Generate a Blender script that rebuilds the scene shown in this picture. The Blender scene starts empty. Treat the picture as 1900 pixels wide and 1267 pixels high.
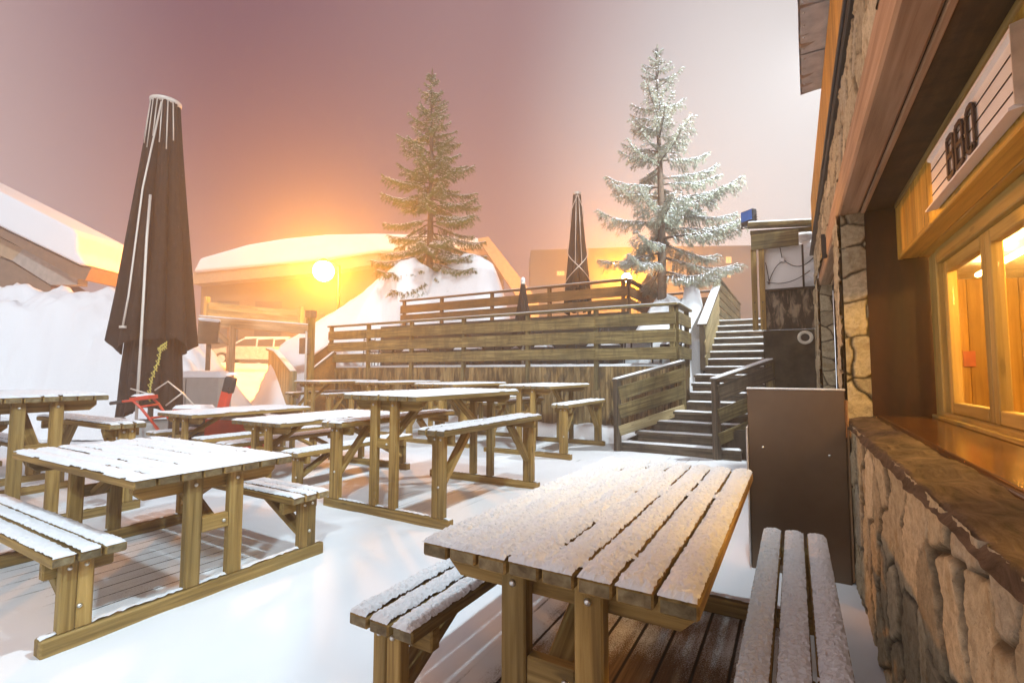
import bpy, math, random
import numpy as np
from mathutils import Vector, Matrix, noise as mnoise
R = math.radians
rnd = random.Random(7)
sc = bpy.context.scene
col = sc.collection

# ------------------------------------------------------------------ helpers
def vnoise(x, y, s, seed=0, oct=1):
    x = np.asarray(x, float); y = np.asarray(y, float); out = 0; amp = 1; tot = 0
    for o in range(oct):
        g = np.random.RandomState(seed + o * 17).rand(256, 256)
        u = x * s * 2**o; v = y * s * 2**o
        i = np.floor(u).astype(int); j = np.floor(v).astype(int)
        fu = u - i; fv = v - j; fu = fu*fu*(3-2*fu); fv = fv*fv*(3-2*fv)
        i0 = i % 256; i1 = (i+1) % 256; j0 = j % 256; j1 = (j+1) % 256
        out = out + amp*((g[i0, j0]*(1-fu)+g[i1, j0]*fu)*(1-fv)+(g[i0, j1]*(1-fu)+g[i1, j1]*fu)*fv)
        tot += amp; amp *= .5
    return out/tot

def sm(a, b, x):
    t = np.clip((np.asarray(x, float)-a)/(b-a), 0, 1); return t*t*(3-2*t)

YAW = R(30.11)
def W(S, D, z=0):            # metres to the right / ahead of where the terrace is seen from -> world
    return Vector((S*math.cos(YAW)-D*math.sin(YAW), S*math.sin(YAW)+D*math.cos(YAW), z))

def link(o, parent=None):
    col.objects.link(o)
    if parent: o.parent = parent
    return o

def thing(name, label, cat, loc=(0, 0, 0), rz=0, group=None):
    o = bpy.data.objects.new(name, None); o.empty_display_size = .2
    o.location = loc; o.rotation_euler = (0, 0, rz)
    link(o); return tag(o, label, cat, group)

def tag(o, label, cat, group=None):
    o['label'] = label; o['category'] = cat
    if group: o['group'] = group
    return o

def copy_tree(o, parent=None):
    c = o.copy(); col.objects.link(c)
    if parent: c.parent = parent
    for ch in list(o.children): copy_tree(ch, c)
    return c

class MB:
    def __init__(s): s.v = []; s.f = []; s.m = []; s.g = []; s.sm = []
    def add(s, vs, fs, mat=0, g=None, smooth=False):
        b = len(s.v); vs = [tuple(v) for v in vs]; s.v += vs
        s.g += [tuple(q) for q in g] if g is not None else vs
        for f in fs: s.f.append(tuple(i+b for i in f)); s.m.append(mat); s.sm.append(smooth)
        return s
    def box(s, c, d, M=None, mat=0, ch=.004, along=0, warp=0):
        """chamfered box, centre c, full size d; along = index of the grain axis"""
        hx, hy, hz = d[0]/2, d[1]/2, d[2]/2; ch = min(ch, .45*min(d))
        vs = []; idx = {}
        for sx in (-1, 1):
            for sy in (-1, 1):
                for sz in (-1, 1):
                    for a in range(3):
                        p = [sx*(hx-ch), sy*(hy-ch), sz*(hz-ch)]; p[a] = (sx*hx, sy*hy, sz*hz)[a]
                        idx[(sx, sy, sz, a)] = len(vs); vs.append(Vector(p))
        fs = []
        for a in range(3):
            b, c2 = (a+1) % 3, (a+2) % 3
            for sa in (-1, 1):
                q = []
                for sb, sc_ in ((-1, -1), (1, -1), (1, 1), (-1, 1)):
                    k = [0, 0, 0]; k[a] = sa; k[b] = sb; k[c2] = sc_; q.append(idx[(*k, a)])
                fs.append(q if sa > 0 else q[::-1])
            for sb in (-1, 1):
                for sc_ in (-1, 1):
                    def I(sa, w):
                        k = [0, 0, 0]; k[a] = sa; k[b] = sb; k[c2] = sc_; return idx[(*k, w)]
                    q = [I(-1, b), I(1, b), I(1, c2), I(-1, c2)]
                    fs.append(q if sb*sc_ < 0 else q[::-1])
        for sx in (-1, 1):
            for sy in (-1, 1):
                for sz in (-1, 1):
                    q = [idx[(sx, sy, sz, a)] for a in range(3)]
                    fs.append(q if sx*sy*sz > 0 else q[::-1])
        off = (rnd.uniform(0, 50), rnd.uniform(0, 50), rnd.uniform(0, 50))
        o = [along, (along+1) % 3, (along+2) % 3]
        g = [(v[o[0]]+off[0], v[o[1]]+off[1], v[o[2]]+off[2]) for v in vs]
        if M is not None: vs = [M @ v for v in vs]
        c = Vector(c); vs = [v+c for v in vs]
        return s.add(vs, fs, mat, g)
    def bar(s, p0, p1, w, h, up=(0, 0, 1), mat=0, ch=.004):
        p0 = Vector(p0); p1 = Vector(p1); d = p1-p0; x = d.normalized(); u = Vector(up)
        y = u.cross(x)
        if y.length < 1e-4: y = Vector((0, 1, 0)).cross(x)
        y.normalize(); z = x.cross(y)
        M = Matrix((x, y, z)).transposed()
        return s.box((p0+p1)/2, (d.length, w, h), M, mat, ch)
    def tube(s, pts, r, n=8, mat=0, smooth=True, cap=True):
        pts = [Vector(p) for p in pts]; rr = r if isinstance(r, (list, tuple)) else [r]*len(pts)
        vs = []; g = []; k = 0.
        ref = Vector((0, 0, 1)) if abs((pts[-1]-pts[0]).normalized().z) < .9 else Vector((1, 0, 0))
        for i, p in enumerate(pts):
            d = (pts[min(i+1, len(pts)-1)]-pts[max(i-1, 0)]).normalized()
            a = d.cross(ref).normalized(); b = d.cross(a)
            if i: k += (p-pts[i-1]).length
            for j in range(n):
                t = 2*math.pi*j/n; vs.append(p+(a*math.cos(t)+b*math.sin(t))*rr[i]); g.append((k, j*.02, 0))
        fs = []
        for i in range(len(pts)-1):
            for j in range(n):
                fs.append((i*n+j, i*n+(j+1) % n, (i+1)*n+(j+1) % n, (i+1)*n+j)[::-1])
        if cap: fs += [tuple(range(n)), tuple(range((len(pts)-1)*n, len(pts)*n))[::-1]]
        return s.add(vs, fs, mat, g, smooth)
    def lathe(s, prof, c=(0, 0, 0), n=16, mat=0, smooth=True, M=None):
        vs = []
        for r, z in prof:
            for j in range(n):
                t = 2*math.pi*j/n; v = Vector((r*math.cos(t), r*math.sin(t), z))
                vs.append((M @ v if M is not None else v)+Vector(c))
        fs = [(i*n+j, i*n+(j+1) % n, (i+1)*n+(j+1) % n, (i+1)*n+j) for i in range(len(prof)-1) for j in range(n)]
        fs += [tuple(range(n))[::-1], tuple(range((len(prof)-1)*n, len(prof)*n))]
        return s.add(vs, fs, mat, None, smooth)
    def prism(s, poly, vec, mat=0):
        """extrude a polygon (list of 3-D points) by a vector"""
        vec = Vector(vec); a = [Vector(p) for p in poly]; n = len(a)
        nrm = sum(((a[i]-a[0]).cross(a[(i+1) % n]-a[0]) for i in range(n)), Vector())
        if nrm.dot(vec) > 0: a = a[::-1]
        vs = a+[p+vec for p in a]
        fs = [tuple(range(n)), tuple(range(n, 2*n))[::-1]]+[(i, i+n, (i+1) % n+n, (i+1) % n) for i in range(n)]
        return s.add(vs, fs, mat)
    def bolt(s, c, axis, r=.011, mat=1):
        z = Vector(axis).normalized(); x = z.orthogonal().normalized(); M = Matrix((x, z.cross(x), z)).transposed()
        return s.lathe([(r*1.0, 0), (r, .003), (r*.75, .008), (r*.3, .011)], c, 8, mat, True, M)
    def build(s, name, mats, parent=None):
        me = bpy.data.meshes.new(name); me.from_pydata(s.v, [], s.f)
        for m in (mats if isinstance(mats, (list, tuple)) else [mats]): me.materials.append(m)
        me.polygons.foreach_set('material_index', s.m); me.polygons.foreach_set('use_smooth', s.sm)
        a = me.attributes.new('gr', 'FLOAT_VECTOR', 'POINT'); a.data.foreach_set('vector', np.array(s.g, 'f').ravel())
        me.update(); return link(bpy.data.objects.new(name, me), parent)

def grid_obj(name, P, mat, parent=None, keep=None, attrs=None, smooth=True):
    """P: (n,m,3) array of points -> mesh; keep: (n-1,m-1) mask"""
    n, m = P.shape[:2]; I = np.arange(n*m).reshape(n, m)
    q = np.stack([I[:-1, :-1], I[1:, :-1], I[1:, 1:], I[:-1, 1:]], -1)
    q = q[keep] if keep is not None else q.reshape(-1, 4)
    used = np.zeros(n*m, bool); used[q.ravel()] = True; remap = np.cumsum(used)-1
    V = P.reshape(-1, 3)[used]; q = remap[q]
    me = bpy.data.meshes.new(name); me.vertices.add(len(V)); me.vertices.foreach_set('co', V.astype('f').ravel())
    me.loops.add(q.size); me.loops.foreach_set('vertex_index', q.astype('i').ravel())
    me.polygons.add(len(q)); me.polygons.foreach_set('loop_start', np.arange(0, q.size, 4, dtype='i'))
    me.polygons.foreach_set('use_smooth', np.full(len(q), smooth))
    for k, v in (attrs or {}).items():
        v = np.asarray(v)
        if v.ndim == 2:
            a = me.attributes.new(k, 'FLOAT', 'POINT'); a.data.foreach_set('value', v.ravel()[used].astype('f'))
        else:
            a = me.attributes.new(k, 'FLOAT_VECTOR', 'POINT'); a.data.foreach_set('vector', v.reshape(-1, 3)[used].astype('f').ravel())
    me.materials.append(mat); me.update(calc_edges=True); me.validate()
    return link(bpy.data.objects.new(name, me), parent)

def tri_obj(name, V, F, mats, parent=None, mi=None):
    me = bpy.data.meshes.new(name); V = np.asarray(V, 'f'); F = np.asarray(F, 'i'); k = F.shape[1]
    me.vertices.add(len(V)); me.vertices.foreach_set('co', V.ravel())
    me.loops.add(F.size); me.loops.foreach_set('vertex_index', F.ravel())
    me.polygons.add(len(F)); me.polygons.foreach_set('loop_start', np.arange(0, F.size, k, dtype='i'))
    for m in (mats if isinstance(mats, (list, tuple)) else [mats]): me.materials.append(m)
    me.update(calc_edges=True); return link(bpy.data.objects.new(name, me), parent)

# ------------------------------------------------------------------ materials
class NT:
    def __init__(s, name):
        s.mat = bpy.data.materials.new(name); s.mat.use_nodes = True; s.t = s.mat.node_tree
        s.b = s.t.nodes['Principled BSDF']; s.out = s.t.nodes['Material Output']
    def n(s, kind, **kw):
        o = s.t.nodes.new(kind)
        for k, v in kw.items():
            if k in o.inputs.keys() and not hasattr(o, k): o.inputs[k].default_value = v
            else: setattr(o, k, v)
        return o
    def l(s, a, b): s.t.links.new(a, b)
    def attr(s, name): return s.n('ShaderNodeAttribute', attribute_name=name)
    def map(s, vec, scale):
        m = s.n('ShaderNodeMapping'); m.inputs['Scale'].default_value = scale; s.l(vec, m.inputs['Vector']); return m.outputs[0]
    def noise(s, vec, scale, detail=4, rough=.55, dist=0):
        m = s.n('ShaderNodeTexNoise'); m.inputs['Scale'].default_value = scale; m.inputs['Detail'].default_value = detail
        m.inputs['Roughness'].default_value = rough; m.inputs['Distortion'].default_value = dist
        if vec is not None: s.l(vec, m.inputs['Vector'])
        return m.outputs['Fac']
    def ramp(s, fac, stops):
        m = s.n('ShaderNodeValToRGB'); e = m.color_ramp.elements
        while len(e) < len(stops): e.new(.5)
        for i, (p, c) in enumerate(stops): e[i].position = p; e[i].color = (*c, 1) if len(c) == 3 else c
        s.l(fac, m.inputs[0]); return m.outputs[0]
    def math(s, op, a, b=None, c=None):
        m = s.n('ShaderNodeMath', operation=op)
        for i, v in enumerate((a, b, c)):
            if v is None: continue
            if isinstance(v, (int, float)): m.inputs[i].default_value = v
            else: s.l(v, m.inputs[i])
        return m.outputs[0]
    def mix(s, fac, a, b, mode='MIX'):
        m = s.n('ShaderNodeMix', data_type='RGBA', blend_type=mode)
        for k, v in ((0, fac), (6, a), (7, b)):
            if isinstance(v, (int, float)): m.inputs[k].default_value = v
            elif isinstance(v, tuple): m.inputs[k].default_value = (*v, 1)
            else: s.l(v, m.inputs[k])
        return m.outputs[2]
    def sstep(s, x, a, b):
        m = s.n('ShaderNodeMapRange', interpolation_type='SMOOTHSTEP'); s.l(x, m.inputs[0])
        m.inputs[1].default_value = a; m.inputs[2].default_value = b; return m.outputs[0]
    def bump(s, h, strength=.3, dist=.01):
        m = s.n('ShaderNodeBump'); m.inputs['Strength'].default_value = strength; m.inputs['Distance'].default_value = dist
        s.l(h, m.inputs['Height']); s.l(m.outputs[0], s.b.inputs['Normal'])
    def base(s, c, rough=.7, metal=0, spec=.5):
        if isinstance(c, tuple): s.b.inputs['Base Color'].default_value = (*c, 1)
        else: s.l(c, s.b.inputs['Base Color'])
        s.b.inputs['Metallic'].default_value = metal
        s.b.inputs['Specular IOR Level'].default_value = spec
        if isinstance(rough, (int, float)): s.b.inputs['Roughness'].default_value = rough
        else: s.l(rough, s.b.inputs['Roughness'])
        return s.mat

SNOWC = (.70, .725, .755)
def mat_wood(name, dark, mid, light, dust=.35, knots=.5, stain=0., staincol=(.02, .015, .01), rough=.72, sx=1.4, sy=34, bump=.35):
    t = NT(name); g = t.attr('gr').outputs['Vector']
    f = t.noise(t.map(g, (sx, sy, sy)), 1, 6, .6, .4)
    big = t.noise(t.map(g, (.8, 3, 3)), 1, 3)
    c = t.ramp(f, [(.33, dark), (.5, mid), (.66, light)])
    c = t.mix(t.sstep(big, .3, .75), c, t.mix(1, c, (.55, .58, .6), 'MULTIPLY'))
    if knots:
        v = t.n('ShaderNodeTexVoronoi'); t.l(t.map(g, (2.2, 9, 9)), v.inputs['Vector']); v.inputs['Scale'].default_value = 1
        k = t.sstep(v.outputs['Distance'], .13, .05)
        c = t.mix(t.math('MULTIPLY', k, knots), c, tuple(x*.35 for x in dark))
    if stain:
        geo = t.n('ShaderNodeNewGeometry').outputs['Position']
        st = t.noise(t.map(geo, (6, 6, 1.6) if name != 'peeling_plank' else (9, 9, 3)), 1, 6, .65, .6)
        c = t.mix(t.math('MULTIPLY', t.sstep(st, .45, .62), stain), c, staincol)
    oi = t.n('ShaderNodeObjectInfo').outputs['Random']
    c = t.mix(1, c, t.ramp(oi, [(0, (.74, .76, .80)), (.35, (.95, .93, .90)), (.7, (1.08, 1.04, .96)), (1, (.88, .82, .74))]), 'MULTIPLY')
    bf = f
    if dust:
        geo = t.n('ShaderNodeNewGeometry'); sep = t.n('ShaderNodeSeparateXYZ'); t.l(geo.outputs['Normal'], sep.inputs[0])
        nz = t.noise(geo.outputs['Position'], 70, 4, .7)
        k = t.math('MULTIPLY', t.sstep(sep.outputs[2], .55, .9), t.sstep(t.math('ADD', nz, dust-.5), .42, .58))
        c = t.mix(k, c, SNOWC)
    t.bump(bf, bump, .004)
    return t.base(c, rough, 0, .3)

def mat_snow(name, tint=SNOWC, fine=.5, lump=.0):
    t = NT(name); geo = t.n('ShaderNodeNewGeometry').outputs['Position']
    a = t.noise(geo, 260, 3, .7); b = t.noise(geo, 45, 4, .6)
    h = t.math('ADD', t.math('MULTIPLY', a, .35), b)
    if lump:
        c = t.noise(geo, 3.2, 5, .62, .3); h = t.math('ADD', h, t.math('MULTIPLY', c, lump))
    t.bump(h, fine, .006 if not lump else .02)
    return t.base(t.ramp(b, [(.3, tuple(x*.95 for x in tint)), (.7, tint)]), .85, 0, .25)

def mat_plain(name, c, rough=.6, metal=0, spec=.5, var=.25, scale=6, bump=0):
    t = NT(name); geo = t.n('ShaderNodeTexCoord').outputs['Object']
    f = t.noise(geo, scale, 5, .6)
    cc = t.ramp(f, [(.25, tuple(x*(1-var) for x in c)), (.72, tuple(min(1, x*(1+var)) for x in c))])
    if bump: t.bump(t.noise(geo, scale*8, 3), bump, .003)
    return t.base(cc, rough, metal, spec)

def mat_emit(name, c, s):
    t = NT(name); e = t.n('ShaderNodeEmission'); e.inputs[0].default_value = (*c, 1); e.inputs[1].default_value = s
    t.l(e.outputs[0], t.out.inputs[0]); t.mat.cycles.emission_sampling = 'NONE'; return t.mat

M = {}
M['wood'] = mat_wood('treated_pine', (.155, .092, .024), (.30, .19, .055), (.41, .28, .10), dust=.22, knots=.6)
M['endw'] = mat_wood('pale_end_grain', (.11, .075, .035), (.19, .145, .075), (.27, .225, .13), dust=.2, knots=0, sx=20, sy=26)
M['fence'] = mat_wood('weathered_board', (.08, .056, .021), (.19, .142, .056), (.31, .245, .11), dust=.3, knots=.7, stain=.35)
M['fence_up'] = mat_wood('brown_stained_board', (.16, .07, .018), (.24, .11, .03), (.30, .15, .045), dust=.3, knots=.4, stain=.2)
M['plank'] = mat_wood('rotting_plank', (.13, .08, .03), (.29, .195, .085), (.43, .32, .17), dust=.25, knots=.4, stain=.8, staincol=(.03, .02, .012), sy=22)
M['dark'] = mat_wood('dark_wet_plank', (.018, .012, .008), (.045, .032, .02), (.10, .078, .05), dust=.25, knots=0, stain=.6, sy=18)
M['peel'] = mat_wood('peeling_plank', (.012, .009, .007), (.03, .022, .016), (.05, .036, .024), dust=.1, knots=0, stain=.95, staincol=(.30, .24, .17), sy=10)
M['step'] = mat_wood('old_step_board', (.05, .037, .026), (.125, .095, .065), (.21, .165, .11), dust=.3, knots=.3, stain=.4)
M['pale'] = mat_wood('new_pale_board', (.30, .23, .11), (.40, .32, .17), (.48, .40, .24), dust=.2, knots=.8)
M['beam'] = mat_wood('beam_timber', (.34, .19, .10), (.48, .29, .165), (.58, .38, .24), dust=0, knots=.35, sx=.9, sy=26)
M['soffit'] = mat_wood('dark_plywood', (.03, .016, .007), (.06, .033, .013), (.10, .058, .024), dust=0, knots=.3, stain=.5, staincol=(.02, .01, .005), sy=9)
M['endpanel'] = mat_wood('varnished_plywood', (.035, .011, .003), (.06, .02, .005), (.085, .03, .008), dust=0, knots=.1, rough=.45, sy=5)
M['pine'] = mat_wood('yellow_pine', (.46, .23, .03), (.62, .34, .05), (.74, .44, .085), dust=0, knots=.8, rough=.5, sx=1.1, sy=22)
M['frame'] = mat_wood('window_pine', (.36, .24, .06), (.48, .33, .10), (.56, .40, .14), dust=0, knots=.5, rough=.5)
M['clad'] = mat_wood('orange_cladding', (.44, .21, .03), (.58, .30, .05), (.66, .37, .08), dust=0, knots=.2, sx=1.2, sy=46)
M['counter'] = mat_wood('varnished_counter', (.09, .035, .010), (.13, .055, .016), (.17, .075, .022), dust=0, knots=0, rough=.16, sy=12, bump=.1)
M['snow'] = mat_snow('fresh_snow', fine=.55)
M['snowcap'] = mat_snow('powder_snow', fine=.7)
M['bank'] = mat_snow('shovelled_snow', tint=(.74, .755, .78), fine=.5, lump=.8)
M['bolt'] = mat_plain('galvanised_bolt', (.62, .62, .6), .3, 1, .5, .1)
M['steel'] = mat_plain('brushed_steel', (.16, .115, .08), .36, .95, .4, .2, 2)
M['metal'] = mat_plain('galvanised_sheet', (.62, .60, .58), .4, .55, .5, .25, 9)
M['blackmetal'] = mat_plain('black_metal', (.02, .02, .022), .45, .3)
M['cable'] = mat_plain('black_cable', (.015, .015, .015), .5)
M['white'] = mat_plain('white_panel', (.74, .73, .72), .5, 0, .4, .05)
M['signw'] = mat_plain('white_sign_plastic', (.80, .76, .73), .35, 0, .5, .04)
M['ink'] = mat_plain('black_letter', (.035, .018, .018), .5, 0, .4, .2)
M['red'] = mat_plain('red_paint', (.52, .045, .02), .35, 0, .5, .15)
M['rubber'] = mat_plain('black_rubber', (.025, .025, .027), .7)
M['greyplastic'] = mat_plain('grey_box', (.30, .30, .29), .6, 0, .4, .1)
M['palepole'] = mat_plain('pale_pole', (.50, .46, .41), .4, .2, .5, .06)
M['brownbox'] = mat_plain('brown_sign', (.16, .10, .06), .6)
M['concrete'] = mat_plain('dark_concrete', (.042, .034, .023), .85, 0, .2, .9, 4.5, .7)
M['blue'] = mat_plain('blue_floodlight_glass', (.01, .11, .42), .1, 0, .6, .3, 5)
M['pvc'] = mat_plain('cream_pipe', (.62, .58, .48), .5)
M['bark'] = mat_plain('spruce_bark', (.10, .075, .055), .9, 0, .2, .5, 12, .6)
M['needle'] = mat_plain('spruce_needles', (.10, .145, .035), .65, 0, .25, .4, 3)
M['needle2'] = mat_plain('frosted_needles', (.34, .36, .28), .7, 0, .25, .4, 3)
M['rope'] = mat_plain('yellow_black_chain', (.45, .40, .10), .6, 0, .4, .8, 60)
M['wallhaze'] = mat_plain('far_render_wall', (.16, .11, .07), .9, 0, .2, .2, .4)
M['fascia'] = mat_plain('far_fascia', (.32, .22, .13), .8)
M['carpaint'] = mat_plain('car_paint', (.45, .42, .38), .35, .2)
M['glassd'] = mat_plain('dark_car_glass', (.03, .03, .03), .08, 0, .8, .05)
M['wallgrey'] = mat_plain('grey_wall_panel', (.30, .27, .24), .8)
M['roofwood'] = mat_plain('roof_edge_wood', (.17, .10, .06), .7)

def fabric():
    t = NT('dark_parasol_fabric'); o = t.n('ShaderNodeTexCoord').outputs['Object']
    f = t.noise(o, 9, 5, .6); sp = t.noise(o, 55, 3, .6)
    c = t.ramp(f, [(.3, (.011, .008, .007)), (.7, (.022, .016, .014))])
    c = t.mix(t.sstep(sp, .735, .77), c, SNOWC)
    t.bump(t.noise(o, 160, 2), .25, .003)
    return t.base(c, .85, 0, .2)
M['fabric'] = fabric()

def deck_mat():
    t = NT('snowy_deck'); geo = t.n('ShaderNodeNewGeometry').outputs['Position']
    sp = t.n('ShaderNodeSeparateXYZ'); t.l(geo, sp.inputs[0])
    u = t.math('DIVIDE', sp.outputs[0], .145); fr = t.math('FRACT', u); idx = t.math('FLOOR', u)
    edge = t.math('MINIMUM', fr, t.math('SUBTRACT', 1, fr))
    seam = t.sstep(edge, .075, .02)
    cov = t.attr('cov').outputs['Fac']
    comb = t.n('ShaderNodeCombineXYZ'); t.l(t.math('MULTIPLY', idx, 3.7), comb.inputs[0])
    t.l(sp.outputs[1], comb.inputs[1]); t.l(t.math('MULTIPLY', fr, .15), comb.inputs[2])
    gr = t.noise(t.map(comb.outputs[0], (1, 2, 60)), 1, 6, .65)
    wood = t.ramp(gr, [(.25, (.05, .026, .012)), (.5, (.14, .078, .036)), (.8, (.23, .14, .072))])
    wood = t.mix(seam, wood, (.006, .004, .003))
    med = t.noise(geo, 2.6, 4, .6); fine = t.noise(geo, 150, 3, .75); mid2 = t.noise(t.map(geo, (14, 3, 1)), 1, 4, .6)
    x = t.math('ADD', cov, t.math('MULTIPLY', t.math('SUBTRACT', fine, .5), .95))
    x = t.math('ADD', x, t.math('MULTIPLY', t.math('SUBTRACT', med, .5), .5))
    x = t.math('ADD', x, t.math('MULTIPLY', t.math('SUBTRACT', mid2, .5), .45))
    x = t.math('SUBTRACT', x, t.math('MULTIPLY', seam, .34))
    k = t.sstep(x, .28, .62)
    c = t.mix(k, wood, SNOWC)
    h = t.math('ADD', t.math('MULTIPLY', k, .6), t.math('MULTIPLY', fine, .35))
    h = t.math('ADD', h, t.math('MULTIPLY', mid2, .3))
    h = t.math('SUBTRACT', h, t.math('MULTIPLY', t.math('MULTIPLY', seam, t.math('SUBTRACT', 1, k)), .7))
    t.bump(h, .5, .006)
    return t.base(c, .8, 0, .25)
M['deck'] = deck_mat()

def stone_mat(name):
    t = NT(name); geo = t.n('ShaderNodeNewGeometry').outputs['Position']; cid = t.attr('cid').outputs['Fac']; cr = t.attr('crev').outputs['Fac']
    c = t.ramp(cid, [(0, (.31, .275, .185)), (.3, (.52, .46, .31)), (.55, (.42, .37, .25)), (.8, (.60, .53, .36)), (1, (.38, .36, .28))])
    f = t.noise(geo, 26, 8, .7, .5); g = t.noise(t.map(geo, (1, 7, 5)), 1, 5, .6, .3); sp = t.noise(geo, 120, 4, .7)
    c = t.mix(t.sstep(f, .35, .7), c, t.mix(1, c, (.62, .60, .58), 'MULTIPLY'))
    c = t.mix(t.math('MULTIPLY', t.sstep(g, .55, .68), .55), c, (.24, .16, .06))
    c = t.mix(t.math('MULTIPLY', t.sstep(sp, .6, .72), .35), c, (.55, .52, .46))
    c = t.mix(t.math('MULTIPLY', t.sstep(sp, .42, .3), .5), c, (.05, .042, .032))
    c = t.mix(cr, c, (.035, .028, .02))
    t.bump(t.math('ADD', f, t.math('MULTIPLY', sp, .9)), .8, .010)
    return t.base(c, .85, 0, .25)
M['stone'] = stone_mat('rubble_stone')
def ledge_mat():
    t = NT('mortar_ledge'); geo = t.n('ShaderNodeNewGeometry').outputs['Position']
    f = t.noise(t.map(geo, (14, 5, 10)), 1, 7, .7, 1)
    c = t.ramp(f, [(.3, (.02, .014, .010)), (.5, (.085, .06, .042)), (.75, (.17, .125, .09))])
    t.bump(f, 1, .02); return t.base(c, .85, 0, .2)
M['ledge'] = ledge_mat()
def glass_mat():
    t = NT('window_glass'); nt = t.t; nt.nodes.remove(t.b)
    g = t.n('ShaderNodeBsdfGlossy'); g.inputs['Roughness'].default_value = .02
    tr = t.n('ShaderNodeBsdfTransparent'); mx = t.n('ShaderNodeMixShader'); geo = t.n('ShaderNodeNewGeometry')
    dt = t.n('ShaderNodeVectorMath', operation='DOT_PRODUCT'); t.l(geo.outputs['Incoming'], dt.inputs[0]); t.l(geo.outputs['Normal'], dt.inputs[1])
    fr = t.math('ADD', t.math('MULTIPLY', t.math('POWER', t.math('SUBTRACT', 1, t.math('ABSOLUTE', dt.outputs['Value'])), 5), .5), .02)
    t.l(fr, mx.inputs[0]); t.l(tr.outputs[0], mx.inputs[1]); t.l(g.outputs[0], mx.inputs[2]); t.l(mx.outputs[0], t.out.inputs[0])
    return t.mat
M['glass'] = glass_mat()

# ------------------------------------------------------------------ snow caps on boards
def snowcap(name, boards, y0, y1, z, t, parent, res=.012, fill=.35, seed=1, fillgrad=0.):
    """snow lying on boards that run along y; boards = [(x0,x1)...]; fill = how far the gaps are bridged"""
    xa, xb = boards[0][0]-.004, boards[-1][1]+.004; ya, yb = y0-.004, y1+.004
    nx = int((xb-xa)/res)+1; ny = int((yb-ya)/res)+1
    X, Y = np.meshgrid(np.linspace(xa, xb, nx), np.linspace(ya, yb, ny), indexing='ij')
    d = np.full(X.shape, -1.)
    for a, b in boards: d = np.maximum(d, np.minimum(X-a, b-X))
    e = np.minimum(np.minimum(X-xa, xb-X), np.minimum(Y-ya, yb-Y))+.0005
    n1 = vnoise(X, Y, 11, seed, 3); n2 = np.random.RandomState(seed).rand(*X.shape); n3 = vnoise(X, Y, 60, seed+5, 2)
    prof = lambda q, w: np.sqrt(np.clip(q/w, 0, 1))*.62+.38*np.clip(q/(2.2*w), 0, 1)
    h = t*(.80+.40*n1)*prof(np.maximum(d+(n3-.5)*.010, 0)+.002, .022)
    fillthr = fill+fillgrad*(.5-(X-xa)/(xb-xa))
    gapfill = sm(0, .12, fillthr-vnoise(X, Y*.35, 16, seed+9, 2)+.0)
    if len(boards) > 1: h = np.maximum(h, t*((.08+.38*vnoise(X, Y*.5, 9, seed+13, 2)) if fillgrad == 0 else (.22+.5*vnoise(X, Y*.5, 9, seed+13, 2)))*gapfill)
    h *= prof(e, .014)
    lone = (d < -.001) & (gapfill < .25)
    h += (n2-.5)*(.0085 if res < .008 else min(res*.5, .0058))*(h > .004)+(n3-.5)*.008
    h = np.where(e < res*.6, 0, np.maximum(h, .0012)); keep = ~lone
    kf = keep[:-1, :-1] & keep[1:, :-1] & keep[1:, 1:] & keep[:-1, 1:]
    jit = (np.random.RandomState(seed+3).rand(*X.shape)-.5)*res*.5
    P = np.stack([X+jit, Y+np.roll(jit, 7, 0), z+.002+h], -1)
    return grid_obj(name, P, M['snowcap'], parent, kf, None, res >= .008)

def boards_at(cx, n, w, gap):
    tot = n*w+(n-1)*gap; return [(cx-tot/2+i*(w+gap), cx-tot/2+i*(w+gap)+w) for i in range(n)]

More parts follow.
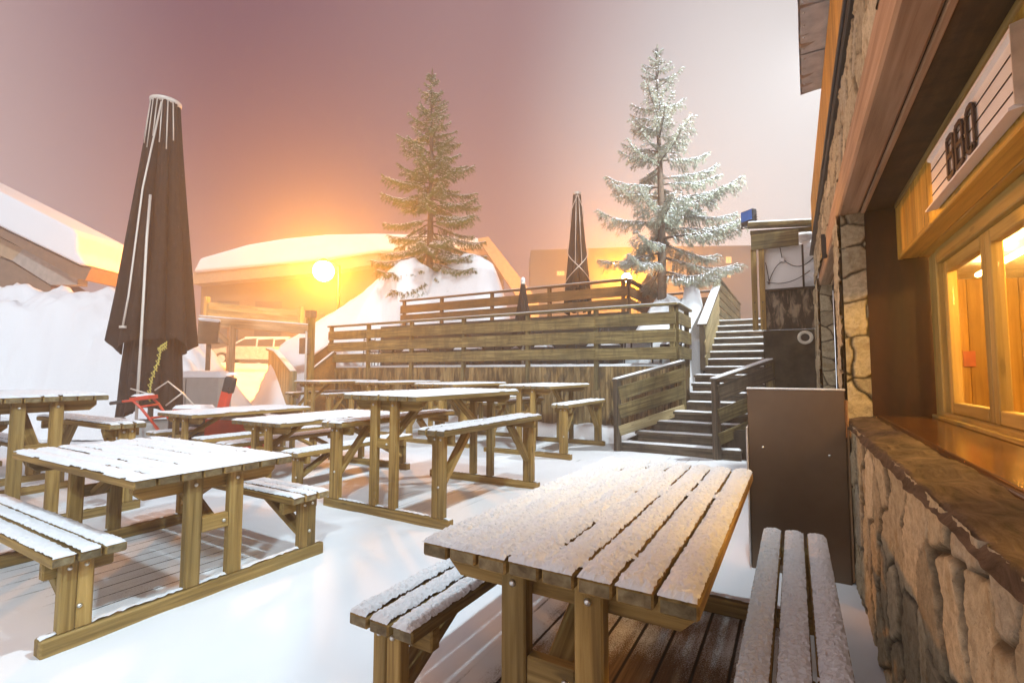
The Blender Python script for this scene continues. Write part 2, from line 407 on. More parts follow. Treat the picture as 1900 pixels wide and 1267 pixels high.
def make_table(H, HB, snow_res=.02, fill=.25, seed=1, thick=.020, fillgrad=0., bwid=.107):
    root = bpy.data.objects.new('picnic_table', None); root.empty_display_size = .2; link(root)
    wd = [M['wood'], M['bolt'], M['endw']]
    L = 1.84; yf = .83; bt = .044
    top = boards_at(0, 8, bwid, .0115)
    mb = MB()
    for a, b in top:
        dz = rnd.uniform(-.002, .002); dl = rnd.uniform(-.006, .006)
        mb.box(((a+b)/2, dl/2, H-bt/2+dz), (b-a, L+dl, bt), None, 0, .006, 1)
    tp = mb.build('tabletop', wd, root)
    endfaces(tp)
    snowcap('snow_layer', top, -L/2, L/2, H, thick, tp, snow_res, fill, seed, fillgrad)
    for sx in (-1, 1):
        bs = boards_at(sx*.635, 3, .092, .013); mb = MB()
        for a, b in bs: mb.box(((a+b)/2, 0, HB-bt/2), (b-a, L+rnd.uniform(-.01, .01), bt), None, 0, .006, 1)
        st = mb.build('bench_seat', wd, root); endfaces(st)
        snowcap('snow_layer', bs, -L/2, L/2, HB, thick*1.05, st, snow_res, fill*.42, seed+11+sx, 0)
    for sy in (-1, 1):
        yo = sy*yf
        mb = MB(); mb.box((0, yo, .045), (1.58, .088, .085), None, 0, .008, 0)
        rn = mb.build('runner', wd, root)
        snowcap('snow_layer', [(-.04, .04)], -.785, .785, .0865, .012, rn, .02, 0, seed+21).rotation_euler = (0, 0, math.pi/2)
        rn.children[0].location = (0, yo, 0)
        for sx in (-1, 1):
            mb = MB(); mb.box((sx*.125, yo, (.088+H-bt)/2), (.088, .056, H-bt-.088), None, 0, .006, 2)
            mb.bolt((sx*.125, yo+sy*.028, H-bt-.045), (0, sy, 0), .012)
            mb.build('table_leg', wd, root)
            mb = MB(); px = sx*.66
            for q in (-1, 1): mb.box((px+q*.034, yo, (.088+HB-bt)/2), (.066, .054, HB-bt-.088), None, 0, .005, 2)
            for q in (-1, 1): mb.bolt((px+q*.033, yo+sy*.027, HB-bt-.035), (0, sy, 0), .011)
            mb.bolt((px+.012, yo+sy*.027, HB*.42), (0, sy, 0), .012)
            mb.build('bench_post', wd, root)
            mb = MB(); mb.box((sx*.635, yo-sy*.0525, HB-bt-.042), (.285, .05, .083), None, 0, .006, 0)
            mb.build('bearer', wd, root)
            mb = MB(); mb.bar((px-sx*.012, yo-sy*.02, HB*.40), (px-sx*.012, yo-sy*.42, HB-bt-.03), .045, .085, (1, 0, 0.01))
            mb.build('brace', wd, root)
        mb = MB(); yb = yo-sy*.0545
        mb.prism([(-.42, yb-.022, H-bt-.002), (.42, yb-.022, H-bt-.002), (.42, yb-.022, H-bt-.045), (.37, yb-.022, H-bt-.092), (-.37, yb-.022, H-bt-.092), (-.42, yb-.022, H-bt-.045)], (0, .05, 0))
        mb.g = [(v[0]+sy*3, v[1], v[2]) for v in mb.v]; mb.build('bearer', wd, root)
        hz = H*.56 if H < 1 else H*.60
        mb = MB(); mb.box((0, yo, hz), (.16, .044, .088), None, 0, .005, 0)
        mb.bolt((.05, yo+sy*.022, hz), (0, sy, 0), .012); mb.build('rung', wd, root)
        mb = MB(); mb.bar((0, yo-sy*.025, hz-.02), (0, yo-sy*.56, H-bt-.02), .045, .088, (1, 0, .01)); mb.build('brace', wd, root)
    return root

def endfaces(o):
    """board ends: the cut end grain is paler and greyer than the faces"""
    for p in o.data.polygons:
        if abs(p.normal.y) > .9: p.material_index = 2

LOW = make_table(.77, .47, .0095, .62, 3, .019)
HIGH = make_table(1.13, .845, .012, .7, 5, .021)
FG = make_table(.78, .47, .0065, .56, 8, .023, .80, .1)
GL, GH = 'low picnic tables on the snowy deck', 'tall picnic tables on the snowy deck'
used = {}
def place(proto, x, y, deg, label, group):
    o = proto if proto.name not in used else copy_tree(proto)
    used[proto.name] = 1
    o.location = (x, y, 0); o.rotation_euler = (0, 0, R(deg)); tag(o, label, 'picnic table', group)
    return o
place(FG, -.66, 2.22, 0, 'low picnic table beside the stone counter wall, deep snow bridging its board gaps', GL)
place(LOW, -3.95, 1.72, 90, 'low picnic table with boards running left, nearest one at the left edge', GL)
place(HIGH, -3.37, 4.24, 0, 'tall picnic table in the middle of the deck, its snowy runner nearest the viewer', GH)
place(HIGH, -6.50, 1.60, 90, 'tall picnic table cut off by the left edge of the photo', GH)
place(LOW, -5.44, 4.34, .6, 'low picnic table just left of the tall middle one, orange light on its bench', GL)
place(LOW, -7.42, 4.42, -.5, 'low picnic table in front of the red snow blower', GL)
place(LOW, -8.95, 1.62, 90, 'low picnic table mostly hidden behind the tall one at the left edge', GL)
place(HIGH, -9.95, 8.42, .5, 'tall picnic table by the wooden lamp post at the far left of the deck', GH)
place(HIGH, -7.95, 8.50, -.5, 'tall picnic table against the left half of the plank terrace wall', GH)
place(HIGH, -5.80, 8.02, -1, 'tall picnic table behind the middle one, third along the terrace wall', GH)
place(HIGH, -3.83, 7.86, 1.5, 'tall picnic table nearest the stair foot', GH)

# ------------------------------------------------------------------ deck and terrain
TB = [(-.65, 2.28, 0, .72), (-3.95, 1.72, 1, .46), (-3.37, 4.24, 0, .30), (-6.47, 1.6, 1, .25), (-5.44, 4.34, 0, .3), (-7.42, 4.42, 0, .25),
      (-8.95, 1.6, 1, .2), (-9.95, 8.42, 0, .2), (-7.95, 8.5, 0, .2), (-5.8, 8.02, 0, .2), (-3.83, 7.86, 0, .25)]
def coverage(X, Y):
    c = np.full(X.shape, 1.6)
    for x, y, rot, a in TB:
        hx, hy = (.98, .72) if rot else (.72, .98)
        d = np.minimum(hx-np.abs(X-x), hy-np.abs(Y-y))
        c -= (a+.45)*sm(-.22, .30, d+.18*(vnoise(X, Y, 3.1, 4, 3)-.5))
    c -= .47*sm(1.0, .2, np.hypot((X+.55)/1.0, (Y-1.75)/.9))        # trodden bare by the nearest table
    c -= .35*sm(.16, -.02, .30-X)*sm(4.2, 3.6, Y)                    # sheltered foot of the wall
    c -= .8*sm(.5, .1, np.hypot((X+2.9)/.9, (Y-7.05)/.5))
    c -= .8*sm(1., .2, np.hypot((X+1.5)/.9, (Y-7.9)/.5))
    return c
x = np.arange(-11.7, .36, .045); y = np.arange(-1.6, 9.56, .045)
X, Y = np.meshgrid(x, y, indexing='ij'); cv = coverage(X, Y)
Z = .012*sm(.3, 1.3, cv)+((vnoise(X, Y, 1.1, 2, 3)-.5)*.03+(vnoise(X*2.2, Y, 3.5, 12, 3)-.5)*.012)*sm(.4, 1.3, cv)
dk = grid_obj('deck', np.stack([X, Y, Z], -1), M['deck'], None, None, {'cov': cv}); dk['kind'] = 'structure'

PX0 = 16.5
prof_px = [(430, 692), (505, 668), (525, 655), (560, 628), (600, 600), (660, 560), (700, 527), (745, 492), (770, 486), (800, 494), (830, 478), (860, 467), (890, 473), (915, 498), (930, 533), (942, 575), (960, 640), (990, 692)]
prS = np.array([(a-950)/900*PX0 for a, b in prof_px]); prZ = np.array([1.35+(692-b)/900*PX0 for a, b in prof_px])
def terrain(X, Y):
    S = X*math.cos(YAW)+Y*math.sin(YAW); D = -X*math.sin(YAW)+Y*math.cos(YAW)
    n1 = vnoise(X+50, Y+50, .55, 21, 4)-.5; n2 = vnoise(X+50, Y+50, 2.2, 22, 4)-.5
    z = np.full(X.shape, -.12)
    # road / ramp behind the portal
    ramp = 1.45*sm(12.6, 20.5, D)+.35*sm(19, 24, D)
    z = np.where(D > 11.8, np.maximum(z, ramp+.18*n1-.05), z)
    # shovelled bank along the left
    foot = 10.55+.25*n1+.3*n2
    top = np.interp(S, [-40, -10.2, -9.3, -8.6, -8.0, -7.4, -6.9, -6.5], [3.55, 3.42, 2.95, 2.55, 2.1, 1.3, .5, 0])
    b = (top+.25*(vnoise(X+50, Y+50, 1.7, 29, 4)-.5)*sm(.3, 2, top)+.16*n2*sm(0, 1, D-11.6))*(sm(foot, foot+.85, D)*.8+.2*sm(foot+.4, foot+1.8, D))
    b = b*(1+.13*(vnoise(X+50, Y+50, 2.6, 31, 3)-.5)+.07*(vnoise(X+50, Y+50, 6.5, 33, 2)-.5))
    b = b*(1-sm(12.5, 14.2, D)*sm(-13, -9.8, S))*(1-.5*sm(15, 20, D))
    z = np.where(b > .02, np.maximum(z, b), z)
    # big mound with the dark spruce
    mz = np.interp(S, prS, prZ)
    front = np.interp(Y, [10.1, 10.6, 11.6, 12.8, 13.6, 30], [-.2, .35, .62, .9, 1, 1])
    front2 = sm(13.3, 16.2, D)
    inter = np.where(X < -10.9, front2, np.minimum(front2, sm(11.55, 13.6, Y)*.72+.28*sm(11.5, 11.9, Y)))
    m = (mz+.35*n1+.22*n2)*inter*(1-sm(18.5, 22, D)*.8)
    ok = (Y > 11.55) | (X < -11.75)
    z = np.where(ok & (S > -7.6) & (S < .5), np.maximum(z, m), z)
    # small mound with the frosted spruce, between terrace corner and stairs
    r = np.hypot((X+2.62)/.85, (Y-12.15)/1.35)
    k = 2.0+1.25*sm(1.25, .1, r)+.25*n2
    k2 = 2.0+1.75*sm(.75, .1, np.hypot((X+2.08)/.62, (Y-12.3)/.8))+.3*n2
    z = np.where((X > -3.38) & (X < -1.68) & (Y > 10.75) & (Y < 14.2), np.maximum(np.maximum(z, k), k2), z)
    # ground beyond the top of the stairs
    up = 2.58+.12*n1+.3*sm(16, 22, Y)
    z = np.where((Y > 13.0) & (X > -6), np.maximum(z, np.where(D > 12.5, up, z)), z)
    # drift along the foot of the terrace wall
    z = z+np.where(z > .15, (.07*(vnoise(X+50, Y+50, 4.5, 27, 3)-.5)+.03*(vnoise(X+50, Y+50, 11, 28, 2)-.5))*sm(-9.5, -7.5, S)+.03*(vnoise(X+50, Y+50, 2.2, 28, 2)-.5), 0)
    dr = (.34+.25*n2)*sm(9.0, 9.42, Y)*sm(-11.3, -10.2, X)*sm(-2.3, -2.9, X)
    z = np.where((Y < 9.5) & (dr > .03), np.maximum(z, dr-.03), z)
    return z
x = np.arange(-34, 5, .085); y = np.arange(-3, 33, .085); X, Y = np.meshgrid(x, y, indexing='ij')
Zt = terrain(X, Y); keep = (Zt[:-1, :-1] > -.119) | (Zt[1:, 1:] > -.119) | (Zt[1:, :-1] > -.119) | (Zt[:-1, 1:] > -.119)
te = grid_obj('snow_terrain', np.stack([X, Y, Zt], -1), M['bank'], None, keep); te['kind'] = 'structure'
mb = MB(); mb.add([(-120, -60, -.16), (60, -60, -.16), (60, 120, -.16), (-120, 120, -.16)], [(0, 1, 2, 3)])
g0 = mb.build('ground', M['snow']); g0['kind'] = 'structure'

def snowstrip(name, x0, x1, y0, y1, z, t, parent=None, seed=0, res=.05, rot=None):
    nx = max(3, int((x1-x0)/res)); ny = max(3, int((y1-y0)/res))
    X, Y = np.meshgrid(np.linspace(x0, x1, nx), np.linspace(y0, y1, ny), indexing='ij')
    e = np.minimum(np.minimum(X-x0, x1-X), np.minimum(Y-y0, y1-Y))
    h = t*(.6+.8*vnoise(X+9, Y+9, 3, seed, 3))*np.clip(e/.04+.25, 0, 1); h[e < 1e-5] = 0
    return grid_obj(name, np.stack([X, Y, z+.002+h], -1), M['snow'], parent)

# ------------------------------------------------------------------ terraces
XL, XR, YF = -11.6, -1.9, 9.5
t = thing('lower_terrace', 'plank walled lower terrace platform beside the snowy stairs', 'terrace', (0, 0, 0))
mb = MB(); x = XL
while x < XR-.02:
    w = min(rnd.choice((.11, .125, .14, .16)), XR-x); mb.box((x+w/2, YF+rnd.uniform(-.006, .006), .72), (w-.006, .04, 1.50), None, 0, .003, 2); x += w
y = YF+.03
while y < 10.75:
    mb.box((XR-.02, y+.07, .72), (.04, .134, 1.50), None, 0, .003, 2); y += .14
mb.build('plank_wall', M['plank'], t)
mb = MB(); mb.box(((XL+XR)/2-.03, 10.53, 1.44), (XR-XL-.1, 1.98, .08)); mb.build('floor', M['fence'], t)
snowstrip('snow_cover', XL+.1, XR-.06, YF+.03, 11.47, 1.482, .05, t, 5, .09)
mb = MB(); mb.box(((XL+XR)/2, 11.53, 2.1), (XR-XL+.4-1.7, .05, 1.35), None, 0, .003, 0)
for k in range(5): mb.box(((XL-3.4)/2, 11.49, 1.62+k*.27), (-3.4-XL, .03, .255), None, 0, .004, 0)
mb.build('retaining_wall', M['dark'], t)

def rail_fence(name, label, x0, y0, x1, y1, zb, boards, captop, mat, posts, side=1, posty=None):
    t = thing(name, label, 'fence', (x0, y0, zb))
    d = Vector((x1-x0, y1-y0, 0)); L = d.length; d.normalize(); n = Vector((d.y, -d.x, 0))*side
    P = lambda s, z, off=0: d*s+n*off+Vector((0, 0, z-zb))
    for z0, z1 in boards:
        mb = MB(); s = 0
        cuts = [0]+sorted(c for c in posts if .6 < c < L-.6)[::2]+[L]
        for a, b in zip(cuts[:-1], cuts[1:]):
            q = rnd.uniform(-.008, .008)
            mb.bar(P(a+.002, (z0+z1)/2+q, .035), P(b-.002, (z0+z1)/2+q, .035), .032, z1-z0, mat=0, ch=.005)
        mb.build('board', mat, t)
    for s in posts:
        mb = MB(); mb.bar(P(s, zb-.25 if posty is None else posty, -.03), P(s, captop-.045, -.03), .09, .09, (d.x, d.y, 0), ch=.006); mb.build('post', mat, t)
    mb = MB(); mb.bar(P(-.02, captop-.022, 0), P(L+.03, captop-.022, 0), .15, .04); c = mb.build('cap_rail', mat, t)
    a = P(0, captop, 0); b = P(L, captop, 0); mb = MB(); mb.bar(a+Vector((0, 0, .006)), b+Vector((0, 0, .006)), .12, .014, ch=.005); mb.build('snow_layer', M['snow'], c)
    return t
LB = [(2.27, 2.51), (1.94, 2.19), (1.615, 1.85)]
rail_fence('terrace_fence', 'long olive plank fence of three boards along the lower terrace edge', XL, YF-.03, XR, YF-.03, 1.5, LB, 2.68, M['fence'], [.05, 1.55, 3.1, 4.75, 6.5, 8.1, 9.62], 1, 1.0)
rail_fence('terrace_fence', 'short plank fence turning the lower terrace corner towards the stairs', XR+.005, YF+.005, XR+.005, 10.72, 1.5, LB, 2.68, M['fence'], [.1, 1.15], 1)
t = thing('upper_terrace', 'upper terrace platform behind the orange brown fence', 'terrace', (0, 0, 0))
mb = MB(); mb.box((-7.1, 13.0, 2.68), (7.3, 2.9, .1)); mb.build('floor', M['dark'], t)
snowstrip('snow_cover', -10.7, -3.5, 11.6, 14.4, 2.73, .10, t, 6, .12)
UB = [(3.20, 3.45), (2.93, 3.15)]
rail_fence('terrace_fence', 'orange brown two board fence along the upper terrace edge', -10.74, 11.5, -3.42, 11.5, 2.75, UB, 3.63, M['fence_up'], [.1, 1.6, 3.4, 5.2, 7.2], 1)
rail_fence('terrace_fence', 'short brown fence running back from the upper terrace corner', -3.415, 11.535, -3.415, 14.25, 2.75, UB, 3.63, M['fence_up'], [.1, 1.4, 2.6], 1)
rail_fence('terrace_fence', 'dark rail fence behind the frosted spruce', -3.38, 14.3, -1.72, 14.3, 2.75, UB, 3.63, M['dark'], [.1, 1.5], 1)

# ------------------------------------------------------------------ stairs
RISE, N = .164, 16
def stair_edges(i):
    y = 8.26+.30*i
    if i < 4: k = i/4.; return -2.68+k*.93, -1.08+k*.64, y
    if i < 8: return -1.75, -.44, y
    return -1.60, -.44, y
t = thing('staircase', 'dark wooden staircase with snowy treads climbing beside the terrace', 'staircase', (0, 0, 0))
for i in range(N):
    xl, xr, y = stair_edges(i); z = RISE*(i+1); dep = .32
    if i == 0: xr = -.72
    mb = MB(); mb.box(((xl+xr)/2, y+dep/2-.03, z-.024), (xr-xl, dep, .046), None, 0, .006, 0)
    mb.box(((xl+xr)/2+.004, y+.012, z-.108), (xr-xl-.03, .026, .116), None, 0, .003, 0)
    s = mb.build('step', M['step'], t)
    snowstrip('snow_layer', xl+.02, xr-.02, y-.012, y+(.17 if i < 6 else .05), z-.002, .020, s, 40+i, .03)
mb = MB()
mb.prism([(-2.66, 8.3, 0), (-2.66, 8.3, .14), (-1.78, 9.46, .60), (-1.78, 9.46, 0)], (.04, -.03, 0)); mb.build('stringer', M['dark'], t)
mb = MB(); mb.box((-.72, 8.42, .22), (.70, .04, .44), None, 0, .004, 2); mb.box((-.6, 8.62, .44), (.8, .4, .04))
mb.build('side_panel', M['dark'], t)
mb = MB(); mb.prism([(-1.64, 10.7, 1.2), (-1.64, 13.1, 2.5), (-1.64, 13.1, 1.2)], (-.05, 0, 0)); mb.build('stringer', M['dark'], t)

def slope_rail(label, a, b, ha, hb, za, zb, boards, mats, newel=(1, 1), w=.2, cap=.15, side=1):
    """a,b = ground xy of the ends; ha/hb cap heights; boards = offsets below the cap (fraction pairs)"""
    t = thing('stair_railing', label, 'railing', (a[0], a[1], za))
    o = Vector((a[0], a[1], za)); A = Vector((a[0], a[1], 0))-o; B = Vector((b[0], b[1], 0))-o
    d = (B-A).normalized(); n = Vector((d.y, -d.x, 0))*side
    for k, (u, v) in enumerate(boards):
        mb = MB()
        p0 = A+n*.05+Vector((0, 0, ha-(u+v)/2)); p1 = B+n*.05+Vector((0, 0, hb-(u+v)/2)); mb.bar(p0, p1, .03, abs(v-u), ch=.005)
        mb.build('board', mats[k % len(mats)], t)
    for q, P, h, z in ((0, A, ha, za), (1, B, hb, zb)):
        if not newel[q]: continue
        mb = MB(); mb.bar(P+Vector((0, 0, z)), P+Vector((0, 0, h-.03)), .1, .1, (d.x, d.y, 0), ch=.008); mb.build('post', M['step'] if q == 0 else M['fence'], t)
    mb = MB(); mb.bar(A-d*.06+Vector((0, 0, ha-.02)), B+d*.03+Vector((0, 0, hb-.02)), cap, .04); c = mb.build('cap_rail', M['step'], t)
    mb = MB(); mb.bar(A-d*.05+Vector((0, 0, ha+.006)), B+Vector((0, 0, hb+.006)), cap*.9, .018, ch=.007); mb.build('snow_layer', M['snow'], c)
    return t
slope_rail('plank stair railing of three pale slanting boards left of the lower steps', (-2.66, 8.22), (-1.80, 9.40), 1.24, 1.575, 0, .2, [(.13, .36), (.44, .68), (.80, .97)], [M['fence'], M['fence'], M['pale']], side=1)
slope_rail('dark stair railing with snowy cap right of the lower steps', (-1.07, 8.22), (-.34, 9.16), 1.26, 1.585, 0, .3, [(.10, .34), (.47, .70), (.84, 1.02)], [M['step'], M['fence'], M['fence']], side=1)
slope_rail('solid board stair railing with wide snowy cap left of the upper steps', (-1.625, 10.72), (-1.60, 12.82), 2.36, 3.48, 1.4, 2.6, [(.02, .34), (.35, .66), (.67, .93)], [M['pale']], cap=.2, side=1)
rail_fence('terrace_fence', 'tall five board fence running back from the stair top', -1.60, 12.86, -1.58, 18.4, 2.6, [(3.46, 3.66), (3.24, 3.43), (3.02, 3.21), (2.80, 2.99), (2.62, 2.77)], 3.74, M['fence'], [.03, 2.6, 5.4], 1)

# ------------------------------------------------------------------ shed and concrete base right of the stairs
t = thing('concrete_base', 'stained dark concrete wall right of the upper steps', 'wall', (-.05, 9.2, 0))
mb = MB(); mb.box((.0, 2.2, 1.035), (.76, 4.4, 2.07), None, 0, .02, 0); w = mb.build('wall', M['concrete'], t)
mb = MB(); Mx = Matrix.Rotation(R(90), 3, 'X'); c = Vector((.228, -.01, 1.93))
mb.lathe([(.062, 0), (.108, .0), (.112, .03), (.10, .045), (.066, .045), (.062, .0)], c, 20, 0, True, Mx)
pp = mb.build('drain_pipe', M['pvc'], t)
mb = MB(); mb.lathe([(.0621, .012), (.0621, .014)], c, 20, 0, False, Mx); mb.build('pipe_bore', M['cable'], pp)
sh = thing('lean_to_shed', 'small timber lean-to with peeling dark planks and white panel above the concrete', 'shed', (-.05, 9.2, 2.07))
mb = MB()
for k, (a, b) in enumerate(((-.33, -.13), (-.127, .05), (.053, .23), (.233, .42))): mb.box(((a+b)/2, .02, .33), (b-a-.001, .04, .655), None, 0, .003, 2)
mb.box((.045, .052, .33), (.76, .02, .65)); mb.build('plank_wall', M['peel'], sh)
mb = MB(); mb.box((.03, 0, .67), (.78, .12, .03)); mb.build('ledge', M['dark'], sh)
for px_ in (-.485, -.365):
    mb = MB(); mb.box((px_, -.045, .70), (.085, .07, 1.40), None, 0, .006, 2); mb.bolt((px_, -.08, .32), (0, -1, 0), .012); mb.bolt((px_, -.08, .47), (0, -1, 0), .012)
    mb.build('post', [M['wood'], M['blackmetal']], sh)
mb = MB(); mb.box((-.165, -.10, 1.50), (.70, .04, .27), None, 0, .006, 0); mb.build('head_board', M['fence'], sh)
mb = MB(); mb.bar((-.56, -.09, 1.80), (.6, -.02, 1.70), .20, .06); mb.bar((-.53, .03, 1.70), (.5, .03, 1.63), .1, .06); rb = mb.build('roof_board', M['fence'], sh)
mb = MB(); mb.bar((-.55, -.08, 1.84), (.6, -.01, 1.74), .19, .03, ch=.01); mb.build('snow_layer', M['snow'], rb)
mb = MB(); mb.box((-.055, .05, 1.05), (.57, .02, .72), None, 0, .003); mb.build('white_panel', M['white'], sh)
mb = MB(); mb.bar((.235, .03, .70), (.235, .03, 1.40), .03, .03); mb.build('panel_frame', M['dark'], sh)
mb = MB(); mb.lathe([(.045, 0), (.045, .035), (.02, .04)], (-.06, .03, 1.17), 12, 0, True, Mx)
jb = mb.build('junction_box', M['white'], sh)
mb = MB()
def sag(p, q, dip, n=14):
    p, q = Vector(p), Vector(q); return [p.lerp(q, i/n)-Vector((0, .02*math.sin(math.pi*i/n), dip*4*(i/n)*(1-i/n))) for i in range(n+1)]
mb.tube(sag((-.09, 0, 1.40), (-.06, .0, 1.19), 0), .007, 6)
mb.tube(sag((-.04, 0, 1.17), (.48, -.02, 1.30), .20), .008, 6)
mb.tube(sag((-.05, 0, 1.14), (-.28, 0, .78), -.08), .007, 6)
mb.tube(sag((-.30, 0, .82), (.33, 0, .95), .10), .007, 6)
mb.tube(sag((-.31, 0, 1.15), (-.26, 0, .78), -.03), .007, 6)
mb.build('cable', M['cable'], sh)
mb = MB()
for (x_, z_, r_) in ((.34, .80, .16), (.40, 1.02, .17), (.33, 1.22, .16), (.42, 1.42, .18), (.34, 1.58, .15), (.5, .9, .2), (.5, 1.3, .22)):
    n = 14; vs = [(x_+r_*1.1*math.sin(math.pi*(i+.5)/9)*math.cos(2*math.pi*j/n)*(1+.12*math.sin(j*3+i)), .30+r_*math.sin(math.pi*(i+.5)/9)*math.sin(2*math.pi*j/n), z_+r_*.85*math.cos(math.pi*(i+.5)/9)) for i in range(9) for j in range(n)]
    mb.add(vs, [(i*n+j, (i+1)*n+j, (i+1)*n+(j+1) % n, i*n+(j+1) % n) for i in range(8) for j in range(n)], 0, None, True)
mb.build('snow_heap', M['bank'], sh)
fl = thing('floodlight', 'black floodlight with blue glass standing on the shed roof corner', 'floodlight', (-.63, 9.22, 3.89), R(-38))
mb = MB(); mb.box((0, .05, .16), (.26, .10, .26), None, 0, .012)
for k in range(5): mb.box((0, .115, .07+k*.045), (.22, .04, .012), None, 0, .002)
mb.build('housing', M['blackmetal'], fl)
mb = MB(); mb.box((0, -.006, .185), (.225, .012, .17), None, 0, .003); mb.build('glass', M['blue'], fl)
mb = MB(); mb.bar((-.15, .05, .0), (-.15, .05, .18), .03, .008); mb.bar((.15, .05, 0), (.15, .05, .18), .03, .008); mb.bar((-.15, .05, .0), (.15, .05, .0), .03, .01); mb.build('bracket', M['blackmetal'], fl)

# ------------------------------------------------------------------ the restaurant building
def bw(mb, name, mats, parent):
    """build a mesh given in world coordinates under an unrotated parent"""
    root = parent
    off = Vector()
    while root: off += root.location; root = root.parent
    mb.v = [tuple(Vector(v)-off) for v in mb.v]
    return mb.build(name, mats, parent)

def stone_face(name, o, u, v, n, wd, ht, sx, sy, depth, parent, seed, res=.012, edge=.03):
    o, u, v, n = (np.array(q, float) for q in (o, u, v, n)); rs = np.random.RandomState(seed)
    nu = int(wd/res)+1; nv = int(ht/res)+1
    U, V = np.meshgrid(np.linspace(0, wd, nu), np.linspace(0, ht, nv), indexing='ij')
    seeds = []
    for i in range(-1, int(wd/sx)+2):
        for j in range(-1, int(ht/sy)+2): seeds.append(((i+.5+(.5 if j % 2 else 0)+rs.uniform(-.4, .4))*sx, (j+.5+rs.uniform(-.38, .38))*sy, rs.rand(), rs.uniform(-1, 1), rs.uniform(-1, 1), rs.rand()))
    wu = U+.05*(vnoise(U+7, V+7, 5, seed, 3)-.5)*2; wv = V+.05*(vnoise(U+3, V+9, 5, seed+1, 3)-.5)*2
    d1 = np.full(U.shape, 9.); d2 = np.full(U.shape, 9.); idx = np.zeros(U.shape, int)
    for k, s in enumerate(seeds):
        d = np.hypot((wu-s[0])/sx, (wv-s[1])/sy); c = d < d1
        d2 = np.where(c, d1, np.minimum(d2, d)); idx = np.where(c, k, idx); d1 = np.where(c, d, d1)
    S = np.array(seeds); e = (d2-d1)
    body = sm(.01, .075, e)
    h = depth*body*(.55+.6*S[idx, 5])+.035*(S[idx, 3]*(wu-S[idx, 0])+S[idx, 4]*(wv-S[idx, 1]))*body
    h += .012*(vnoise(U, V, 14, seed+4, 4)-.5)+.008*(vnoise(U, V, 50, seed+6, 2)-.5)
    P = o+U[..., None]*u+V[..., None]*v+h[..., None]*n
    off = np.zeros(3); r = parent
    while r: off += np.array(r.location); r = r.parent
    return grid_obj(name, P-off, M['stone'], parent, None, {'cid': S[idx, 2], 'crev': sm(.10, .02, e)*.95})

bd = thing('restaurant_building', 'rubble stone and timber restaurant front with a lit serving window', 'building', (.6, 4, 0))
stone_face('stone_wall', (.325, -1.2, 0), (0, 1, 0), (0, 0, 1), (-1, 0, 0), 5.6, 1.03, .24, .30, .024, bd, 3, .010)
mb = MB(); mb.box((.66, 1.6, .50), (.62, 5.6, 1.0)); bw(mb, 'wall_core', M['concrete'], bd)
# ledge: rough mortar top
x = np.linspace(.285, .475, 22); y = np.linspace(-1.2, 4.22, 420); X, Y = np.meshgrid(x, y, indexing='ij')
h = 1.035+.022*(vnoise(X+3, Y+3, 9, 31, 4)-.5)+.02*sm(.29, .46, X)-.03*sm(.312, .285, X)
P = np.stack([X+.025*(vnoise(X*0+1, Y+3, 6, 33, 3)-.5)*sm(.4, .29, X), Y, h], -1)-np.array((.6, 4, 0))
grid_obj('ledge', P, M['ledge'], bd)
mb = MB(); mb.box((.64, 1.5, 1.052), (.34, 5.36, .03), None, 0, .012, 1); mb.tube([(.482, -1.18, 1.045), (.482, 4.18, 1.045)], .022, 10)
bw(mb, 'counter', M['counter'], bd)
# pillars
def pillar(y0, y1, z0, z1, seed, x0=.325, x1=.465):
    p = stone_face('pillar', (x0, y0, z0), (1, 0, 0), (0, 0, 1), (0, -1, 0), x1-x0, z1-z0, .22, .20, .022, bd, seed, .009)
    stone_face('pillar_side', (x0, y0-.01, z0), (0, 1, 0), (0, 0, 1), (-1, 0, 0), y1-y0, z1-z0, .3, .2, .03, p, seed+1, .012)
    mb = MB(); mb.box(((x0+x1)/2+.01, (y0+y1)/2+.01, (z0+z1)/2), (x1-x0-.01, y1-y0-.01, z1-z0)); bw(mb, 'pillar_core', M['concrete'], p)
pillar(4.2, 4.62, .0, 2.5, 41)
pillar(7.5, 8.75, .0, 2.6, 45)
stone_face('stone_band', (.335, 2.0, 2.70), (0, 1, 0), (0, 0, 1), (-1, 0, 0), 6.75, .55, .30, .2, .025, bd, 51, .018)
stone_face('stone_band', (.335, -1.2, 2.70), (0, 1, 0), (0, 0, 1), (-1, 0, 0), 3.2, .55, .30, .2, .025, bd, 53, .03)
mb = MB(); mb.bar((.375, -1.2, 2.607), (.375, 5.55, 2.607), .13, .235, ch=.012); mb.bar((.385, 5.56, 2.58), (.385, 7.9, 2.58), .11, .16, ch=.01); bw(mb, 'beam', M['beam'], bd)
mb = MB(); mb.bar((.30, 5.72, 2.50), (.30, 5.72, 2.74), .05, .05, (0, 1, 0)); bw(mb, 'bracket', M['blackmetal'], bd)
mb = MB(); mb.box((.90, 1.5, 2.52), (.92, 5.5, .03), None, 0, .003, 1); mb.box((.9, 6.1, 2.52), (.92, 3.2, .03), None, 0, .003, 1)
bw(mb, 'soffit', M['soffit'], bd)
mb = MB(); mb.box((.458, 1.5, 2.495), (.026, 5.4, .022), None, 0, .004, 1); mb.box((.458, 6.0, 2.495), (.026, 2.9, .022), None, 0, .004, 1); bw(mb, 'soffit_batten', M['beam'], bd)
mb = MB(); mb.box((.70, 4.235, 1.78), (.47, .03, 1.44), None, 0, .003, 2); mb.box((.62, 6.1, 1.25), (.03, 2.75, 2.5), None, 0, .003, 2); bw(mb, 'end_panel', M['endpanel'], bd)
